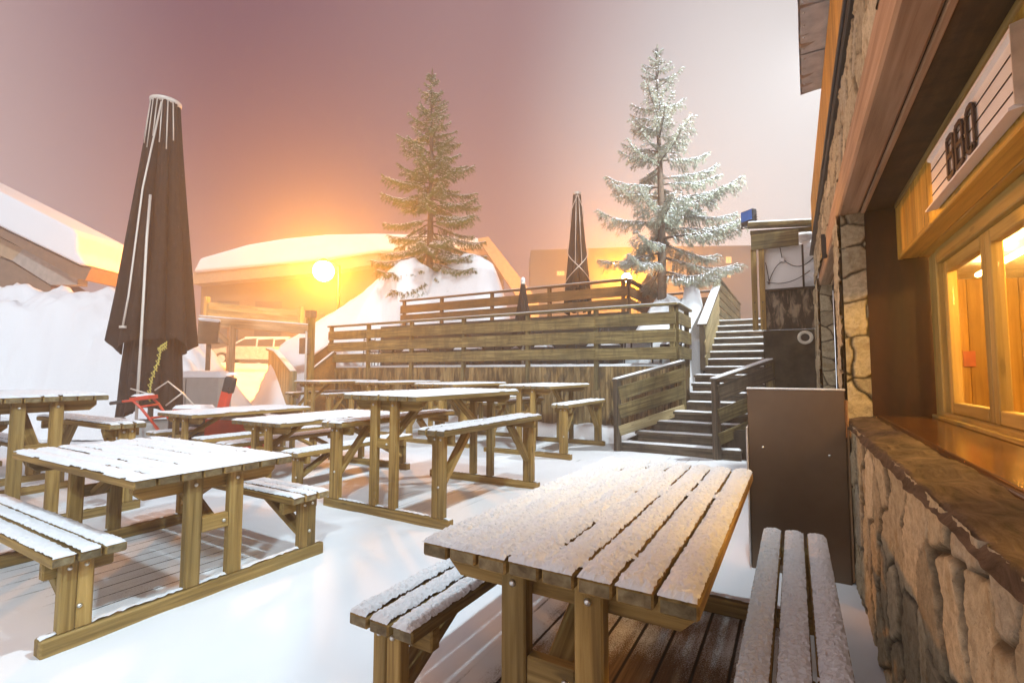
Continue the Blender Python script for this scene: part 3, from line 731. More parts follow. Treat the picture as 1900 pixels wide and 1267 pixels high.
# yellow canopy over the serving window
ca = MB()
y = -1.2
while y < 4.15:
    w = min(.145, 4.15-y); ca.box((.655, y+w/2, 2.33), (.026, w-.003, .38), None, 0, .004, 2); y += .145
for k in range(2): ca.box((.70+k*.095, 1.48, 2.138), (.092, 5.35, .022), None, 0, .004, 1)
ca.box((.655, 1.48, 2.138), (.03, 5.37, .03), None, 0, .005, 1); ca.box((.74, 4.157, 2.32), (.2, .016, .36), None, 0, .003, 2)
bw(ca, 'canopy', M['pine'], bd)
mb = MB(); mb.box((.638, 1.48, 2.492), (.016, 5.3, .03), None, 0, .003, 1); bw(mb, 'trim', M['wood'], bd)
# window: frame members and panes
wf = MB()
XW = .83
wf.box((XW, 4.03, 1.60), (.075, .17, 1.04), None, 0, .006, 2)
wf.box((XW+.01, 1.4, 1.095), (.10, 5.4, .03), None, 0, .006, 1); wf.box((XW-.05, 1.4, 1.078), (.03, 5.4, .022), None, 0, .004, 1)
wf.box((XW, 1.35, 2.085), (.07, 5.2, .09), None, 0, .005, 1)
win = bw(wf, 'window', M['frame'], bd)
ys = [3.93, 3.17, 2.36, 1.55, .74, -.07]
for a, b in zip(ys[:-1], ys[1:]):
    s = MB()
    for q in (a-.035, b+.035): s.box((XW+.018, q, 1.575), (.05, .066, .93), None, 0, .005, 2)
    s.box((XW+.018, (a+b)/2, 1.145), (.05, a-b-.15, .066), None, 0, .005, 1); s.box((XW+.018, (a+b)/2, 2.005), (.05, a-b-.15, .066), None, 0, .005, 1)
    sash = bw(s, 'sash', M['frame'], win)
    g = MB(); g.box((XW+.02, (a+b)/2, 1.575), (.006, a-b-.14, .80), None, 0, .001); bw(g, 'pane', M['glass'], sash)
# room behind the glass
rm = MB()
y = -1.1
while y < 6.2: rm.box((2.45, y+.06, 1.7), (.02, .117, 1.7), None, 0, .004, 2); y += .12
for k in range(13): rm.box((.92+k*.12, 6.2, 1.7), (.117, .02, 1.7), None, 0, .004, 2)
bw(rm, 'room_wall', M['pine'], bd)
rm = MB(); rm.box((1.7, 2.5, .95), (1.6, 7.5, .04)); rm.box((.90, 5.2, 1.7), (.02, 1.96, 1.7)); rm.box((1.7, -1.2, 1.6), (1.6, .03, 1.9)); bw(rm, 'room_floor', M['counter'], bd)
rm = MB()
n = 160; vs = []
for i in range(n):
    yy = -1.2+7.4*i/(n-1); z = 2.30+.012*math.sin(i*2.1); vs += [(.88, yy, z), (2.5, yy, z-.1)]
rm.add(vs, [(2*i, 2*i+1, 2*i+3, 2*i+2) for i in range(n-1)]); bw(rm, 'room_ceiling', M['metal'], bd)
rm = MB(); rm.tube([(1.35, 1.0, 2.17), (1.35, 2.2, 2.17)], .02, 8); rm.tube([(1.35, 2.6, 2.17), (1.35, 3.85, 2.17)], .02, 8); rm.tube([(1.35, 4.2, 2.17), (1.35, 5.4, 2.17)], .02, 8); bw(rm, 'ceiling_tube', mat_emit('tube_light', (1, .62, .22), 40), bd)
rm = MB(); rm.box((1.45, 6.18, 1.49), (.09, .02, .15)); bw(rm, 'notice', mat_plain('red_notice', (.5, .12, .05)), bd)
# upper storey: cladding, dark strip, roof overhang with riveted sheets
cl = MB(); y = -1.2
while y < 8.9:
    w = .115; z1 = 4.12; z0 = 3.22 if y < 8.3 else 3.22+(y-8.3)*.4; cl.box((.33, y+w/2, (z0+z1)/2), (.03, w-.002, z1-z0), None, 0, .004, 2); y += w
bw(cl, 'cladding', M['clad'], bd)
cl = MB(); cl.bar((.315, -1.2, 3.20), (.315, 8.75, 3.20), .06, .07, ch=.01); cl.tube([(.28, -1.2, 3.215), (.28, 8.8, 3.19)], .014, 8); bw(cl, 'gutter', M['cable'], bd)
cl = MB(); cl.box((2.4, 3.7, 3.3), (4.05, 10.1, 1.4)); cl.box((2.72, 3.4, 1.3), (.3, 10.2, 2.6)); cl.box((1.6, 8.6, 1.3), (2.1, .2, 2.6)); cl.box((1.6, 6.3, 1.6), (1.7, .1, 2.0)); bw(cl, 'upper_wall', M['soffit'], bd)
roof = MB()
zs = 4.15; ym = [(-1.2, .0), (2.2, .07), (3.05, .085), (3.6, .10), (4.2, .125), (4.55, .13), (4.85, .138), (5.15, .145), (5.55, .155)]
for k in range(len(ym)-1):
    (ya, xa), (yb, xb) = ym[k], ym[k+1]; dz = .012*(k % 2)
    roof.prism([(xa, ya, zs+dz), (.345, ya, zs+dz), (.345, yb-.004, zs+dz), (xb, yb-.004, zs+dz)], (0, 0, .006))
    yy = ya+.06
    while yy < yb-.03:
        xx = xa+(xb-xa)*(yy-ya)/(yb-ya)
        for q in (.025, .20): 
            if xx+q < .33: roof.bolt((xx+q, yy, zs+dz), (0, 0, -1), .008, 0)
        yy += .16
rp = bw(roof, 'roof_edge_sheet', M['metal'], bd)
cw = MB(); vs = []; n = 160
for i in range(n):
    yy = -1.2+6.75*i/(n-1); xx = float(np.interp(yy, [a for a, b in ym], [b for a, b in ym])); w = .026*math.sin(yy*2*math.pi/.17)
    vs += [(xx-.012, yy, zs-.005+w), (.5, yy, zs+.06+w), (xx-.012, yy, zs+.02+w)]
cw.add(vs, [(3*i, 3*i+2, 3*i+5, 3*i+3) for i in range(n-1)]+[(3*i+2, 3*i+1, 3*i+4, 3*i+5) for i in range(n-1)], 0, None, True); bw(cw, 'corrugated_roof', M['metal'], rp)

# BBQ letter sign under the canopy front
sg = thing('letter_sign', 'white lightbox letter sign on the yellow canopy reading BBQ', 'sign', (.615, 2.53, 2.18))
mb = MB(); Y0, Y1 = 1.99, 3.07
mb.box((.628, (Y0+Y1)/2, 2.285), (.018, Y1-Y0, .25), None, 0, .003)
mb.prism([(.637, Y0, 2.155), (.588, Y0, 2.146), (.588, Y0, 2.154), (.606, Y0, 2.168), (.620, Y0, 2.174), (.637, Y0, 2.174)], (0, Y1-Y0, 0))
mb.prism([(.637, Y0, 2.405), (.605, Y0, 2.412), (.605, Y0, 2.398), (.620, Y0, 2.39), (.637, Y0, 2.39)], (0, Y1-Y0, 0)); bw(mb, 'sign_board', M['signw'], sg)
mb = MB()
for z in (2.345, 2.285, 2.225): mb.box((.6175, (Y0+Y1)/2, z), (.004, Y1-Y0-.01, .0045), None, 0, .001)
bw(mb, 'letter_rail', M['soffit'], sg)
mb = MB(); mb.prism([(.637, Y0-.004, 2.15), (.60, Y0-.004, 2.16), (.60, Y0-.004, 2.41), (.637, Y0-.004, 2.42)], (0, -.006, 0)); bw(mb, 'sign_end', M['metal'], sg)
def stroke(mb, pts, y0, z0, wy, hz, t, closed=False):
    P = [(y0-wy*a, z0+hz*b) for a, b in pts]          # reads left to right when seen from the deck (towards -y)
    Q = P+[P[0]] if closed else P
    for (a, b), (c, d) in zip(Q[:-1], Q[1:]):
        mb.bar((.611, a, b), (.611, c, d), .008, t, (0, d-b, -(c-a)) if False else Vector((1, 0, 0)).cross(Vector((0, c-a, d-b))), ch=.001)
def letters():
    Bs = [[(0, 0), (0, 1), (.72, 1), (1, .93), (1, .60), (.82, .53), (1, .46), (1, .07), (.72, 0), (0, 0)], [(0, .53), (.82, .53)]]
    Qs = [[(.28, 0), (0, .1), (0, .9), (.28, 1), (.72, 1), (1, .9), (1, .1), (.72, 0), (.28, 0)], [(.62, .12), (.95, -.02)]]
    for ss, y0 in ((Bs, 2.745), (Bs, 2.615), (Qs, 2.475)):
        m = MB()
        for st in ss: stroke(m, st, y0, 2.196, .088, .172, .020)
        bw(m, 'letter', M['ink'], sg)
letters()

# steel cabinet against the wall
cb = thing('steel_cabinet', 'brown steel cabinet standing between the nearest bench and the pillar', 'cabinet', (0, 3.98, 0))
mb = MB(); mb.box((-.005, -.165, .62), (.57, .012, 1.235), None, 0, .004)
mb.bolt((-.20, -.172, .84), (0, -1, 0), .009, 1); mb.bolt((.185, -.172, .815), (0, -1, 0), .009, 1); mb.build('front_panel', [M['steel'], M['bolt']], cb)
mb = MB(); mb.box((0, .10, .47), (.575, .5, .93), None, 0, .004); mb.build('body', M['steel'], cb)
mb = MB(); mb.box((-.297, .06, .50), (.012, .5, .95), None, 0, .003); mb.build('side_panel', M['metal'], cb)
mb = MB(); mb.box((-.005, -.15, 1.243), (.58, .05, .014)); mb.build('top_edge', M['metal'], cb)
mb = MB(); mb.box((.292, -.12, .6), (.012, .06, 1.15), None, 0, .003, 2); mb.build('edge_batten', M['beam'], cb)

# ------------------------------------------------------------------ spruces
def spruce(label, loc, Ht, prof, seed, snow, dens, droop, z_low, spacing, needle, tilt_tip=.18):
    """prof(f, az): limb length at relative height f; snow = how much powder sits on it"""
    r = np.random.RandomState(seed); root = thing('spruce_tree', label, 'spruce tree', loc, 0, None)
    tr = MB(); pts = []; rad = []
    for k in range(15):
        f = k/14; pts.append((.03*math.sin(f*5+seed), .03*math.cos(f*4), -.5+f*(Ht+.45))); rad.append(.115*(1-f)**.9*Ht/6.5+.008)
    tr.tube(pts, rad, 10)
    NV, NF, SV, SF = [], [], [], []
    def needles(p, d, L, n):
        t = r.rand(n); a = r.rand(n)*6.283
        ref = np.array([0, 0, 1.]) if abs(d[2]) < .9 else np.array([1., 0, 0])
        s = np.cross(d, ref); s /= np.linalg.norm(s); q = np.cross(s, d)
        c = p+d*(t*L)[:, None]; o = (np.cos(a)[:, None]*s+np.sin(a)[:, None]*q)
        ln = (.036+.022*r.rand(n))*(1.15-.45*t)
        tip = c+o*ln[:, None]+d*(ln*.85)[:, None]-np.array([0, 0, 1.])*(ln*.25)[:, None]
        w = np.cross(o, d)*.0055
        b = len(NV) and sum(len(x) for x in NV) or 0
        V = np.stack([c-w, c+w, tip], 1).reshape(-1, 3); NV.append(V)
    def flake(p, sx, d):
        if r.rand() > snow: return
        a = r.rand()*6.28; u = np.array([math.cos(a), math.sin(a), 0])*.5+d*.8; u[2] *= .6; u /= np.linalg.norm(u)
        v = np.cross([0, 0, 1.], u); v /= (np.linalg.norm(v)+1e-6); z = np.array([0, 0, 1.])
        h = sx*(.35+.3*r.rand()); L = sx*(1.1+.9*r.rand()); wv = sx*(.55+.4*r.rand())
        SV.append(np.array([p-u*L, p+v*wv, p+u*L, p-v*wv, p+z*h+u*L*.2, p-z*.25*h]))
    z = z_low
    while z < Ht*.985:
        f = z/Ht; nb = 5 if f < .9 else 4
        a0 = r.rand()*6.28
        for k in range(nb):
            az = a0+6.283*k/nb+r.uniform(-.35, .35); zz = z+r.uniform(-.4, .4)*spacing(f)
            L = prof(f, az)*r.uniform(.72, 1.08)
            if r.rand() > dens or L < .05: continue
            el = (-.30+droop)+f*.85+r.uniform(-.1, .1)
            p = np.array([pts[7][0]*0, 0, zz]); ns = max(4, int(L/.07)); path = [p.copy()]
            for s in range(ns):
                q = s/ns; e = el-.28*math.sin(q*2.2)+.75*max(0, q-.45)*(1 if tilt_tip else 0)+tilt_tip*q
                d = np.array([math.cos(az)*math.cos(e), math.sin(az)*math.cos(e), math.sin(e)]); az += r.uniform(-.03, .03)
                p = p+d*L/ns; path.append(p.copy())
            tr.tube([tuple(x) for x in path], [max(.003, .020*(L/1.3)*(1-i/len(path))+.003) for i in range(len(path))], 5, cap=False)
            for i in range(1, len(path)):
                q = i/(len(path)-1)
                if q < .12 and L > .5: continue
                d = path[i]-path[i-1]; d /= np.linalg.norm(d)
                needles(path[i-1], d, L/ns*1.3, 16)
                side = np.cross(d, [0, 0, 1.]); side /= np.linalg.norm(side)
                tl = L*(.30*(1-q)**.8*min(1, q*3.0)+.05)+.03
                for sg_ in (-1, 1):
                    if r.rand() < .12: continue
                    dd = d*.75+side*sg_*(.75+.3*r.rand())+np.array([0, 0, -.30-.35*r.rand()]); dd /= np.linalg.norm(dd); t2 = min(.42, tl*r.uniform(.7, 1.25))
                    needles(path[i], dd, t2, int(10+t2*95))
                    for m in range(1+int(t2/.05)): flake(path[i]+dd*t2*r.rand()+np.array([0, 0, .012]), .016+.014*r.rand(), dd)
                    if t2 > .16:                      # hanging second order twigs
                        for m in range(int(t2/.07)):
                            pp = path[i]+dd*t2*(.25+.75*r.rand()); d3 = dd*.5+side*r.uniform(-.7, .7)+np.array([0, 0, -.6]); d3 /= np.linalg.norm(d3)
                            needles(pp, d3, .09+.07*r.rand(), 15); flake(pp+np.array([0, 0, .01]), .018, d3)
                for m in range(2): flake(path[i]+np.array([r.uniform(-.01, .01), r.uniform(-.01, .01), .014]), .022+.02*r.rand(), d)
        z += spacing(f)
    # leader
    needles(np.array([0, 0, Ht*.93]), np.array([0, 0, 1.]), Ht*.075, 260)
    tk = tr.build('trunk', M['bark'], root)
    V = np.concatenate(NV); cr = tri_obj('crown', V, np.arange(len(V)).reshape(-1, 3), needle, root)
    if SV:
        V = np.concatenate(SV); n = len(SV); b = (np.arange(n)*6)[:, None, None]
        T = np.array([[0, 1, 4], [1, 2, 4], [2, 3, 4], [3, 0, 4], [1, 0, 5], [2, 1, 5], [3, 2, 5], [0, 3, 5]])
        tri_obj('snow_layer', V, (b+T[None]).reshape(-1, 3), M['snow'], cr)
    return root
def prof1(f, az):
    return float(np.interp(f, [0, .05, .16, .3, .45, .6, .75, .88, 1], [1.8, 2.35, 2.2, 1.95, 1.6, 1.2, .82, .45, .05]))
def prof2(f, az):
    b = float(np.interp(f, [0, .1, .2, .3, .42, .55, .68, .8, .92, 1], [.8, 1.5, 2.15, 1.95, 1.5, 1.2, .95, .7, .36, .05]))
    return b*(1+.14*math.cos(az-.5))
spruce('dark dense spruce rising from the big snow mound', tuple(W(-2.95, 17.15, 4.55)), 7.9, prof1, 11, .55, .90, -.02, -.05, lambda f: .34-.15*f, M['needle'])
spruce('frosted sparse spruce with bare lower trunk beside the stairs', (-2.68, 11.75, 3.0), 6.4, prof2, 31, .8, .68, .06, .72, lambda f: .40-.20*f, M['needle2'], .3)

# ------------------------------------------------------------------ closed parasols
def parasol(label, loc, H, zhem, rt, rh, pleats, folds, seed, skirt=None, snowtop=False, rz=YAW, group=None):
    root = thing('closed_parasol', label, 'parasol', loc, rz, group); r = np.random.RandomState(seed)
    n = 240; k = 70
    th = np.linspace(0, 2*math.pi, n+1); zz = np.linspace(0, 1, k)
    TH, Q = np.meshgrid(th, zz, indexing='ij')
    ph = r.uniform(0, 6, 3); am = 1+.25*np.sin(3*TH+ph[0])
    wob = .10*np.sin(2*Q*3+ph[1]+2*TH)
    fold = np.abs(np.sin(pleats*.5*TH+wob+ph[2]))**.7
    fold2 = np.abs(np.sin(folds*.5*TH+1.7*Q+ph[0]))
    Rz = rt+(rh-rt)*(Q**1.12)
    hemvar = .10*np.sin(3*TH+1)+.06*np.sin(7*TH+2)+.10*(1-fold)
    rad = Rz*(1-.34*am*(1-fold)*np.clip(Q*4, .35, 1)+.05*(fold2-.5))
    Z = H-.06-(H-.06-zhem+hemvar*(Q > .9)*(Q-.9)*10)*Q
    P = np.stack([rad*np.cos(TH), rad*np.sin(TH), Z], -1); grid_obj('canopy', P, M['fabric'], root)
    if skirt:
        z1, r1, r2 = skirt
        Rz = r1+(r2-r1)*Q; rad = Rz*(1-.22*(1-fold)+.05*(fold2-.5))
        Z = zhem+.12-(zhem+.12-z1)*Q-.13*Q*np.sin(2*TH+.6)*(Q > .5)
        grid_obj('lower_canopy', np.stack([rad*np.cos(TH), rad*np.sin(TH), Z], -1), M['fabric'], root)
    mb = MB(); mb.lathe([(rt*.9, -.10), (rt*1.08, -.06), (rt*1.10, -.015), (rt*.95, .0), (.02, .035)], (0, 0, H), 28); mb.build('cap', M['palepole'], root)
    if snowtop:
        mb = MB(); mb.lathe([(rt*1.05, 0), (rt*.95, .05), (rt*.5, .09), (.01, .10)], (0, 0, H), 16); mb.build('snow_layer', M['snow'], root)
    mb = MB(); mb.tube([(0, 0, -.1), (0, 0, H-.05)], max(.03, rt*.2), 10); mb.build('pole', M['palepole'], root)
    return root
pg = 'closed dark parasols'
pl = W(-6.36, 8.6, 0)
p = parasol('very tall closed dark parasol with pale pole in front of the left snow bank', tuple(pl), 6.30, 1.86, .225, .67, 9, 22, 4, (.62, .40, .49), group=pg)
mb = MB(); mb.tube([(.29, -.70, .40), (.26, -.64, 1.9), (.16, -.50, 3.6), (.10, -.39, 4.4)], .021, 8); mb.build('crank_pole', M['palepole'], p)
mb = MB(); mb.tube([(-.02, -.68, 2.10), (-.01, -.61, 2.6), (.0, -.44, 4.5), (.10, -.24, 6.15)], .015, 8); mb.lathe([(.05, 0), (.05, .04)], (-.02, -.68, 2.06), 10)
for k in range(7):
    a = -2.6+k*.36; mb.tube([(.225*math.cos(a), .225*math.sin(a), 6.22), (.29*math.cos(a), .29*math.sin(a), 5.5-.1*(k % 3))], .010, 6)
mb.build('rib', M['palepole'], p)
mb = MB()
ch = [(.42-.012*i+.02*math.sin(i*.9), -.42-.01*i, 1.70-.10*i) for i in range(9)]+[(.50-.03*i, -.40, 1.78-.02*i) for i in range(4)]
for i, c in enumerate(ch):
    for q in range(5): mb.tube([(c[0]+.02*math.cos(q*1.9), c[1], c[2]+.02*q-.04), (c[0]+.03*math.sin(q*2.1), c[1]-.02, c[2]+.02*q)], .010, 5)
mb.build('chain', M['rope'], p)
mb = MB(); mb.box((0, -.1, .25), (.75, .75, .5), None, 0, .03); mb.box((-.12, -.55, .3), (.16, .12, .6)); mb.build('base', M['greyplastic'], p)
p2 = parasol('tall closed grey brown parasol bound with pale straps on the upper terrace', (-5.10, 12.4, 2.72), 3.66, .4, .11, .40, 8, 18, 9, None, group=pg)
mb = MB()
for q in range(2):
    pts = []
    for i in range(60):
        f = i/59; a = (1 if q else -1)*f*9.2-1.6; rr = .11+(.40-.11)*(f**.92)+.012; pts.append((rr*math.cos(a), rr*math.sin(a), 3.55-3.0*f))
    mb.tube(pts, .011, 5)
for a in (-1.9, -1.3): mb.tube([(.12*math.cos(a), .12*math.sin(a), 3.55), (.30*math.cos(a), .30*math.sin(a), 1.6)], .011, 5)
mb.build('strap', M['palepole'], p2)
p3 = parasol('small closed black parasol with a snow tip on the lower terrace', (-5.64, 10.25, 1.48), 2.09, .6, .055, .30, 7, 15, 14, None, True, group=pg)

# ------------------------------------------------------------------ bistro furniture glimpsed between the terrace boards
def bistro():
    t = bpy.data.objects.new('bistro_table', None); link(t)
    mb = MB(); mb.box((0, 0, .70), (.7, .7, .025)); tp = mb.build('tabletop', M['blackmetal'], t)
    o = snowstrip('snow_layer', -.34, .34, -.34, .34, .712, .05, tp, 3, .05)
    for sx in (-1, 1):
        for sy in (-1, 1): mb = MB(); mb.bar((sx*.27, sy*.27, .69), (sx*.3, sy*.3, 0), .03, .03); mb.build('leg', M['blackmetal'], t)
    return t
def chair():
    t = bpy.data.objects.new('metal_chair', None); link(t)
    mb = MB(); mb.box((0, 0, .45), (.42, .42, .02)); s = mb.build('seat', M['blackmetal'], t)
    snowstrip('snow_layer', -.2, .2, -.2, .2, .46, .05, s, 4, .05)
    mb = MB()
    for k in range(4): mb.bar((-.19, .2, .56+k*.085), (.19, .2, .56+k*.085), .02, .03, (0, 0, 1))
    mb.build('backrest', M['blackmetal'], t)
    for sx in (-1, 1):
        for sy in (-1, 1): mb = MB(); mb.tube([(sx*.19, sy*.2, .44 if sy < 0 else .88), (sx*.2, sy*.22, 0)], .013, 6); mb.build('leg', M['blackmetal'], t)
    return t
BT, CH = bistro(), chair(); ub = {}
def putb(o, x, y, z, deg, label, cat, group):
    c = o if o.name not in ub else copy_tree(o); ub[o.name] = 1; c.location = (x, y, z); c.rotation_euler = (0, 0, R(deg)); tag(c, label, cat, group)
gT, gC = 'snowy bistro tables on the lower terrace', 'snowy metal chairs on the lower terrace'
for i, (x, a, lab) in enumerate(((-2.85, 3, 'snowy black bistro table nearest the stairs behind the fence'), (-4.5, -4, 'snowy black bistro table second from the stairs behind the fence'), (-6.5, 2, 'snowy black bistro table just left of the small parasol'), (-8.3, 5, 'snowy black bistro table fourth from the stairs behind the fence'), (-10.1, -3, 'snowy black bistro table at the orange lit left end of the terrace'))):
    putb(BT, x, 10.5, 1.49, a, lab, 'table', gT)
    for sgn, w in ((-1, 'left'), (1, 'right')):
        putb(CH, x+sgn*.62, 10.45+.12*sgn, 1.49, -90*sgn+a*3, 'metal chair %s of the %s' % (w, lab[6:].replace(' behind the fence', '').replace('black ', '')), 'chair', gC)

# ------------------------------------------------------------------ left side: portal, steps, box, snow blower
def at(px, py, D): return W((px-950)/900*D, D, 1.35+(692-py)/900*D)
t = thing('timber_portal', 'timber gate frame with a braced cross beam over the snowy ramp', 'gateway', tuple(at(575, 692, 13.4).xy)+(0,))
o = Vector(t.location)
a, b = at(366, 598, 12.3), at(572, 613, 13.4)
q = at(428, 692, 12.6).xy; pr_ = at(575, 692, 13.4).xy
mb = MB(); mb.bar(a-o, b-o, .14, .25); bm = mb.build('cross_beam', M['beam'], t)
mb = MB(); mb.bar(a-o+Vector((0, 0, .14)), b-o+Vector((0, 0, .14)), .13, .03, ch=.01); mb.build('snow_layer', M['snow'], bm)
mb = MB(); mb.bar(Vector((*q, -.1))-o, Vector((*q, 2.55))-o, .15, .15, (0, 1, 0)); mb.build('post', M['beam'], t)
mb = MB(); mb.bar(at(384, 605, 12.35)-o, Vector((*q, 2.05))-o, .10, .12); mb.build('brace', M['beam'], t)
mb = MB(); mb.bar(Vector((0, 0, -.1)), Vector((0, 0, 3.0)), .17, .17, (0, 1, 0)); ps = mb.build('post', M['wood'], t)
mb = MB(); mb.box((0, 0, 2.95), (.22, .22, .2)); mb.build('post_head', M['brownbox'], ps)
e = thing('switch_box', 'small brown box with a pale conduit on the portal post', 'electric box', tuple(o+Vector((.0, -.13, 1.85))))
mb = MB(); mb.box((-.06, 0, .22), (.34, .10, .44)); mb.build('box', M['brownbox'], e)
mb = MB(); mb.tube([(.10, -.07, -1.8), (.10, -.07, .55), (.05, -.05, .60)], .028, 8); mb.build('conduit', M['palepole'], e)
t = thing('plank_wing_fence', 'plank sided wing fence with snowy cap beside the ramp', 'fence', tuple(at(545, 692, 13.6).xy)+(0,)); o = Vector(t.location)
a, b, c_ = at(498, 650, 15.3), at(512, 655, 14.8), at(545, 692, 13.6)
P = [a, b, c_]
for A, B in zip(P[:-1], P[1:]):
    n = max(2, int((B-A).length/.13))
    mb = MB()
    for i in range(n):
        u = A.lerp(B, i/n); v = A.lerp(B, (i+.94)/n); mb.prism([u-o, v-o, Vector((v.x, v.y, -.1))-o, Vector((u.x, u.y, -.1))-o], (.05, .03, 0))
    mb.g = [(v[2], v[0]*3, v[1]*3) for v in mb.v]; mb.build('plank_panel', M['pale'], t)
    mb = MB(); mb.bar(A-o, B-o, .18, .05); cc = mb.build('cap_rail', M['pale'], t)
    mb = MB(); mb.bar(A-o+Vector((0, 0, .04)), B-o+Vector((0, 0, .04)), .16, .03); mb.build('snow_layer', M['snow'], cc)
mb = MB(); mb.bar(c_-o+Vector((0, 0, .02)), Vector((c_.x, c_.y, -.1))-o, .14, .14, (0, 1, 0)); mb.build('post', M['pale'], t)
t = thing('side_steps', 'short flight of plank sided steps rising at the left end of the terrace', 'steps', tuple(at(580, 692, 13.5).xy)+(0,)); o = Vector(t.location)
for k, (p0, p1, D0, D1) in enumerate((((577, 690), (620, 655), 13.5, 13.9), ((575, 668), (615, 637), 14.2, 14.6))):
    A, B = at(*p0, D0), at(*p1, D1)
    mb = MB(); mb.prism([A-o, B-o, Vector((B.x, B.y, .0))-o, Vector((A.x, A.y, 0.))-o], (.03, .05, 0)); mb.g = [(v[0], v[2]*1.0, v[1]) for v in mb.v]; mb.build('side_panel', M['fence_up'], t)
    mb = MB(); mb.bar(A-o, B-o, .17, .05); cc = mb.build('cap_rail', M['step'], t)
    mb = MB(); mb.bar(A-o+Vector((0, 0, .035)), B-o+Vector((0, 0, .035)), .15, .03); mb.build('snow_layer', M['snow'], cc)
for k in range(4):
    A, B = at(584+k*9, 692, 13.6+k*.12), at(578+k*9, 692, 14.2+k*.12)
    mb = MB(); mb.bar(Vector((A.x, A.y, .2+k*.27))-o, Vector((B.x, B.y, .2+k*.27))-o, .3, .05); mb.build('step', M['step'], t)
t = thing('plank_screen', 'orange lit plank screen with two posts standing beyond the portal', 'fence', tuple(at(468, 692, 17).xy)+(1.2,)); o = Vector(t.location)
A, B = at(380, 560, 17), at(556, 577, 17)
for k in range(5):
    mb = MB(); z = -.09-k*.125; mb.bar(A-o+Vector((0, 0, z)), B-o+Vector((0, 0, z)), .03, .118, ch=.004); mb.build('board', M['pale'], t)
for A_, h in ((A, .15), (B, .12)):
    mb = MB(); mb.bar(Vector((A_.x, A_.y, .9))-o, A_-o+Vector((0, 0, h)), .14, .14, (0, 1, 0)); mb.build('post', M['pale'], t)

g = thing('storage_box', 'grey storage box in front of the snow heap right of the tall parasol', 'box', tuple(W(-6.75, 10.35, 0)), YAW)
mb = MB(); mb.box((0, .25, .62), (1.02, .5, 1.22), None, 0, .012); mb.build('box', M['greyplastic'], g)
mb = MB(); mb.box((-.18, -.006, .62), (.012, .012, 1.18)); mb.build('seam', M['blackmetal'], g)
snowstrip('snow_cover', -.52, .52, 0, .5, 1.23, .12, g, 8, .06)
s = thing('sign_board', 'brown sign board with snow on top behind the tall parasol', 'sign', tuple(at(388, 640, 11.3)), YAW+.2)
mb = MB(); mb.bar((-.25, 0, .02), (.22, 0, .02), .05, .04); mb.prism([(-.26, 0, 0), (.14, 0, 0), (.20, 0, .52), (-.26, 0, .56)], (0, .06, 0)); mb.build('panel', M['brownbox'], s)
mb = MB(); mb.bar((-.26, .03, .58), (.2, .03, .54), .12, .08, ch=.03); mb.build('snow_layer', M['snow'], s)
mb = MB(); mb.bar((-.05, .08, .5), (-.05, .08, -1.9), .08, .08, (0, 1, 0)); mb.build('post', M['brownbox'], s)

b = thing('snow_blower', 'red snow blower with grey handle grips parked in front of the tall parasol', 'snow blower', tuple(W(-5.72, 7.72, 0)), YAW)
mb = MB()
mb.tube([(.22, .0, .36), (-.12, -.05, .80), (-.24, -.05, .90), (-.42, -.05, .88)], .020, 8); mb.tube([(.22, .35, .36), (-.08, .30, .82), (-.20, .30, .93), (-.30, .28, .95)], .020, 8)
mb.tube([(-.12, -.05, .80), (-.08, .30, .82)], .018, 8); mb.tube([(.0, -.02, .62), (.02, .32, .62)], .018, 8); mb.tube([(.1, -.02, .5), (.24, .1, .2)], .015, 8); mb.build('handlebar', M['red'], b)
mb = MB(); mb.tube([(-.40, -.05, .88), (-.58, -.06, .855)], .028, 10); mb.build('grip', M['rubber'], b); mb = MB(); mb.tube([(-.28, .28, .95), (-.10, .16, .985)], .026, 10); mb.build('grip', M['rubber'], b)
mb = MB(); mb.box((-.18, .1, .93), (.30, .22, .06), Matrix.Rotation(-.15, 3, 'Y')); mb.build('control_panel', M['red'], b)
snowstrip('snow_layer', -.32, -.05, .0, .2, .96, .04, b, 2, .03)
mb = MB(); mb.box((.55, .15, .50), (.50, .42, .32), None, 0, .05); mb.lathe([(.15, 0), (.16, .1), (.10, .16)], (.55, .15, .62), 16); mb.build('engine', M['blackmetal'], b)
mb = MB(); mb.box((.62, .12, .745), (.46, .40, .05), None, 0, .02); mb.build('engine_cover', M['red'], b)
snowstrip('snow_layer', .40, .84, -.08, .32, .77, .055, b, 3, .03)
mb = MB(); mb.tube([(.12, -.08, 1.06), (.30, -.05, 1.20), (.52, -.03, 1.02), (.74, .0, .78)], .012, 6); mb.tube([(.52, -.03, 1.02), (.25, .0, .82)], .012, 6); mb.build('control_rod', M['palepole'], b)
mb = MB(); mb.tube([(-.40, .1, 1.08), (-.12, .1, 1.00)], .012, 6); mb.build('lever', M['palepole'], b)
mb = MB(); Mt = Matrix.Rotation(.22, 3, 'Y')
mb.box((1.08, .15, .86), (.13, .14, .40), Mt, 0, .02); mb.build('chute', M['red'], b)
mb = MB(); mb.box((1.155, .15, 1.14), (.14, .15, .26), Mt, 0, .02); mb.box((1.18, .05, 1.08), (.04, .04, .05)); mb.build('chute_head', M['rubber'], b)
snowstrip('snow_layer', 1.12, 1.28, .07, .23, 1.30, .05, b, 4, .03)
mb = MB(); mb.prism([(.95, -.15, .05), (1.62, -.15, .05), (1.62, -.15, .48), (1.50, -.15, .60), (.98, -.15, .62)], (0, .62, 0)); mb.build('auger_housing', M['red'], b)
snowstrip('snow_layer', .97, 1.58, -.14, .45, .60, .06, b, 5, .03)
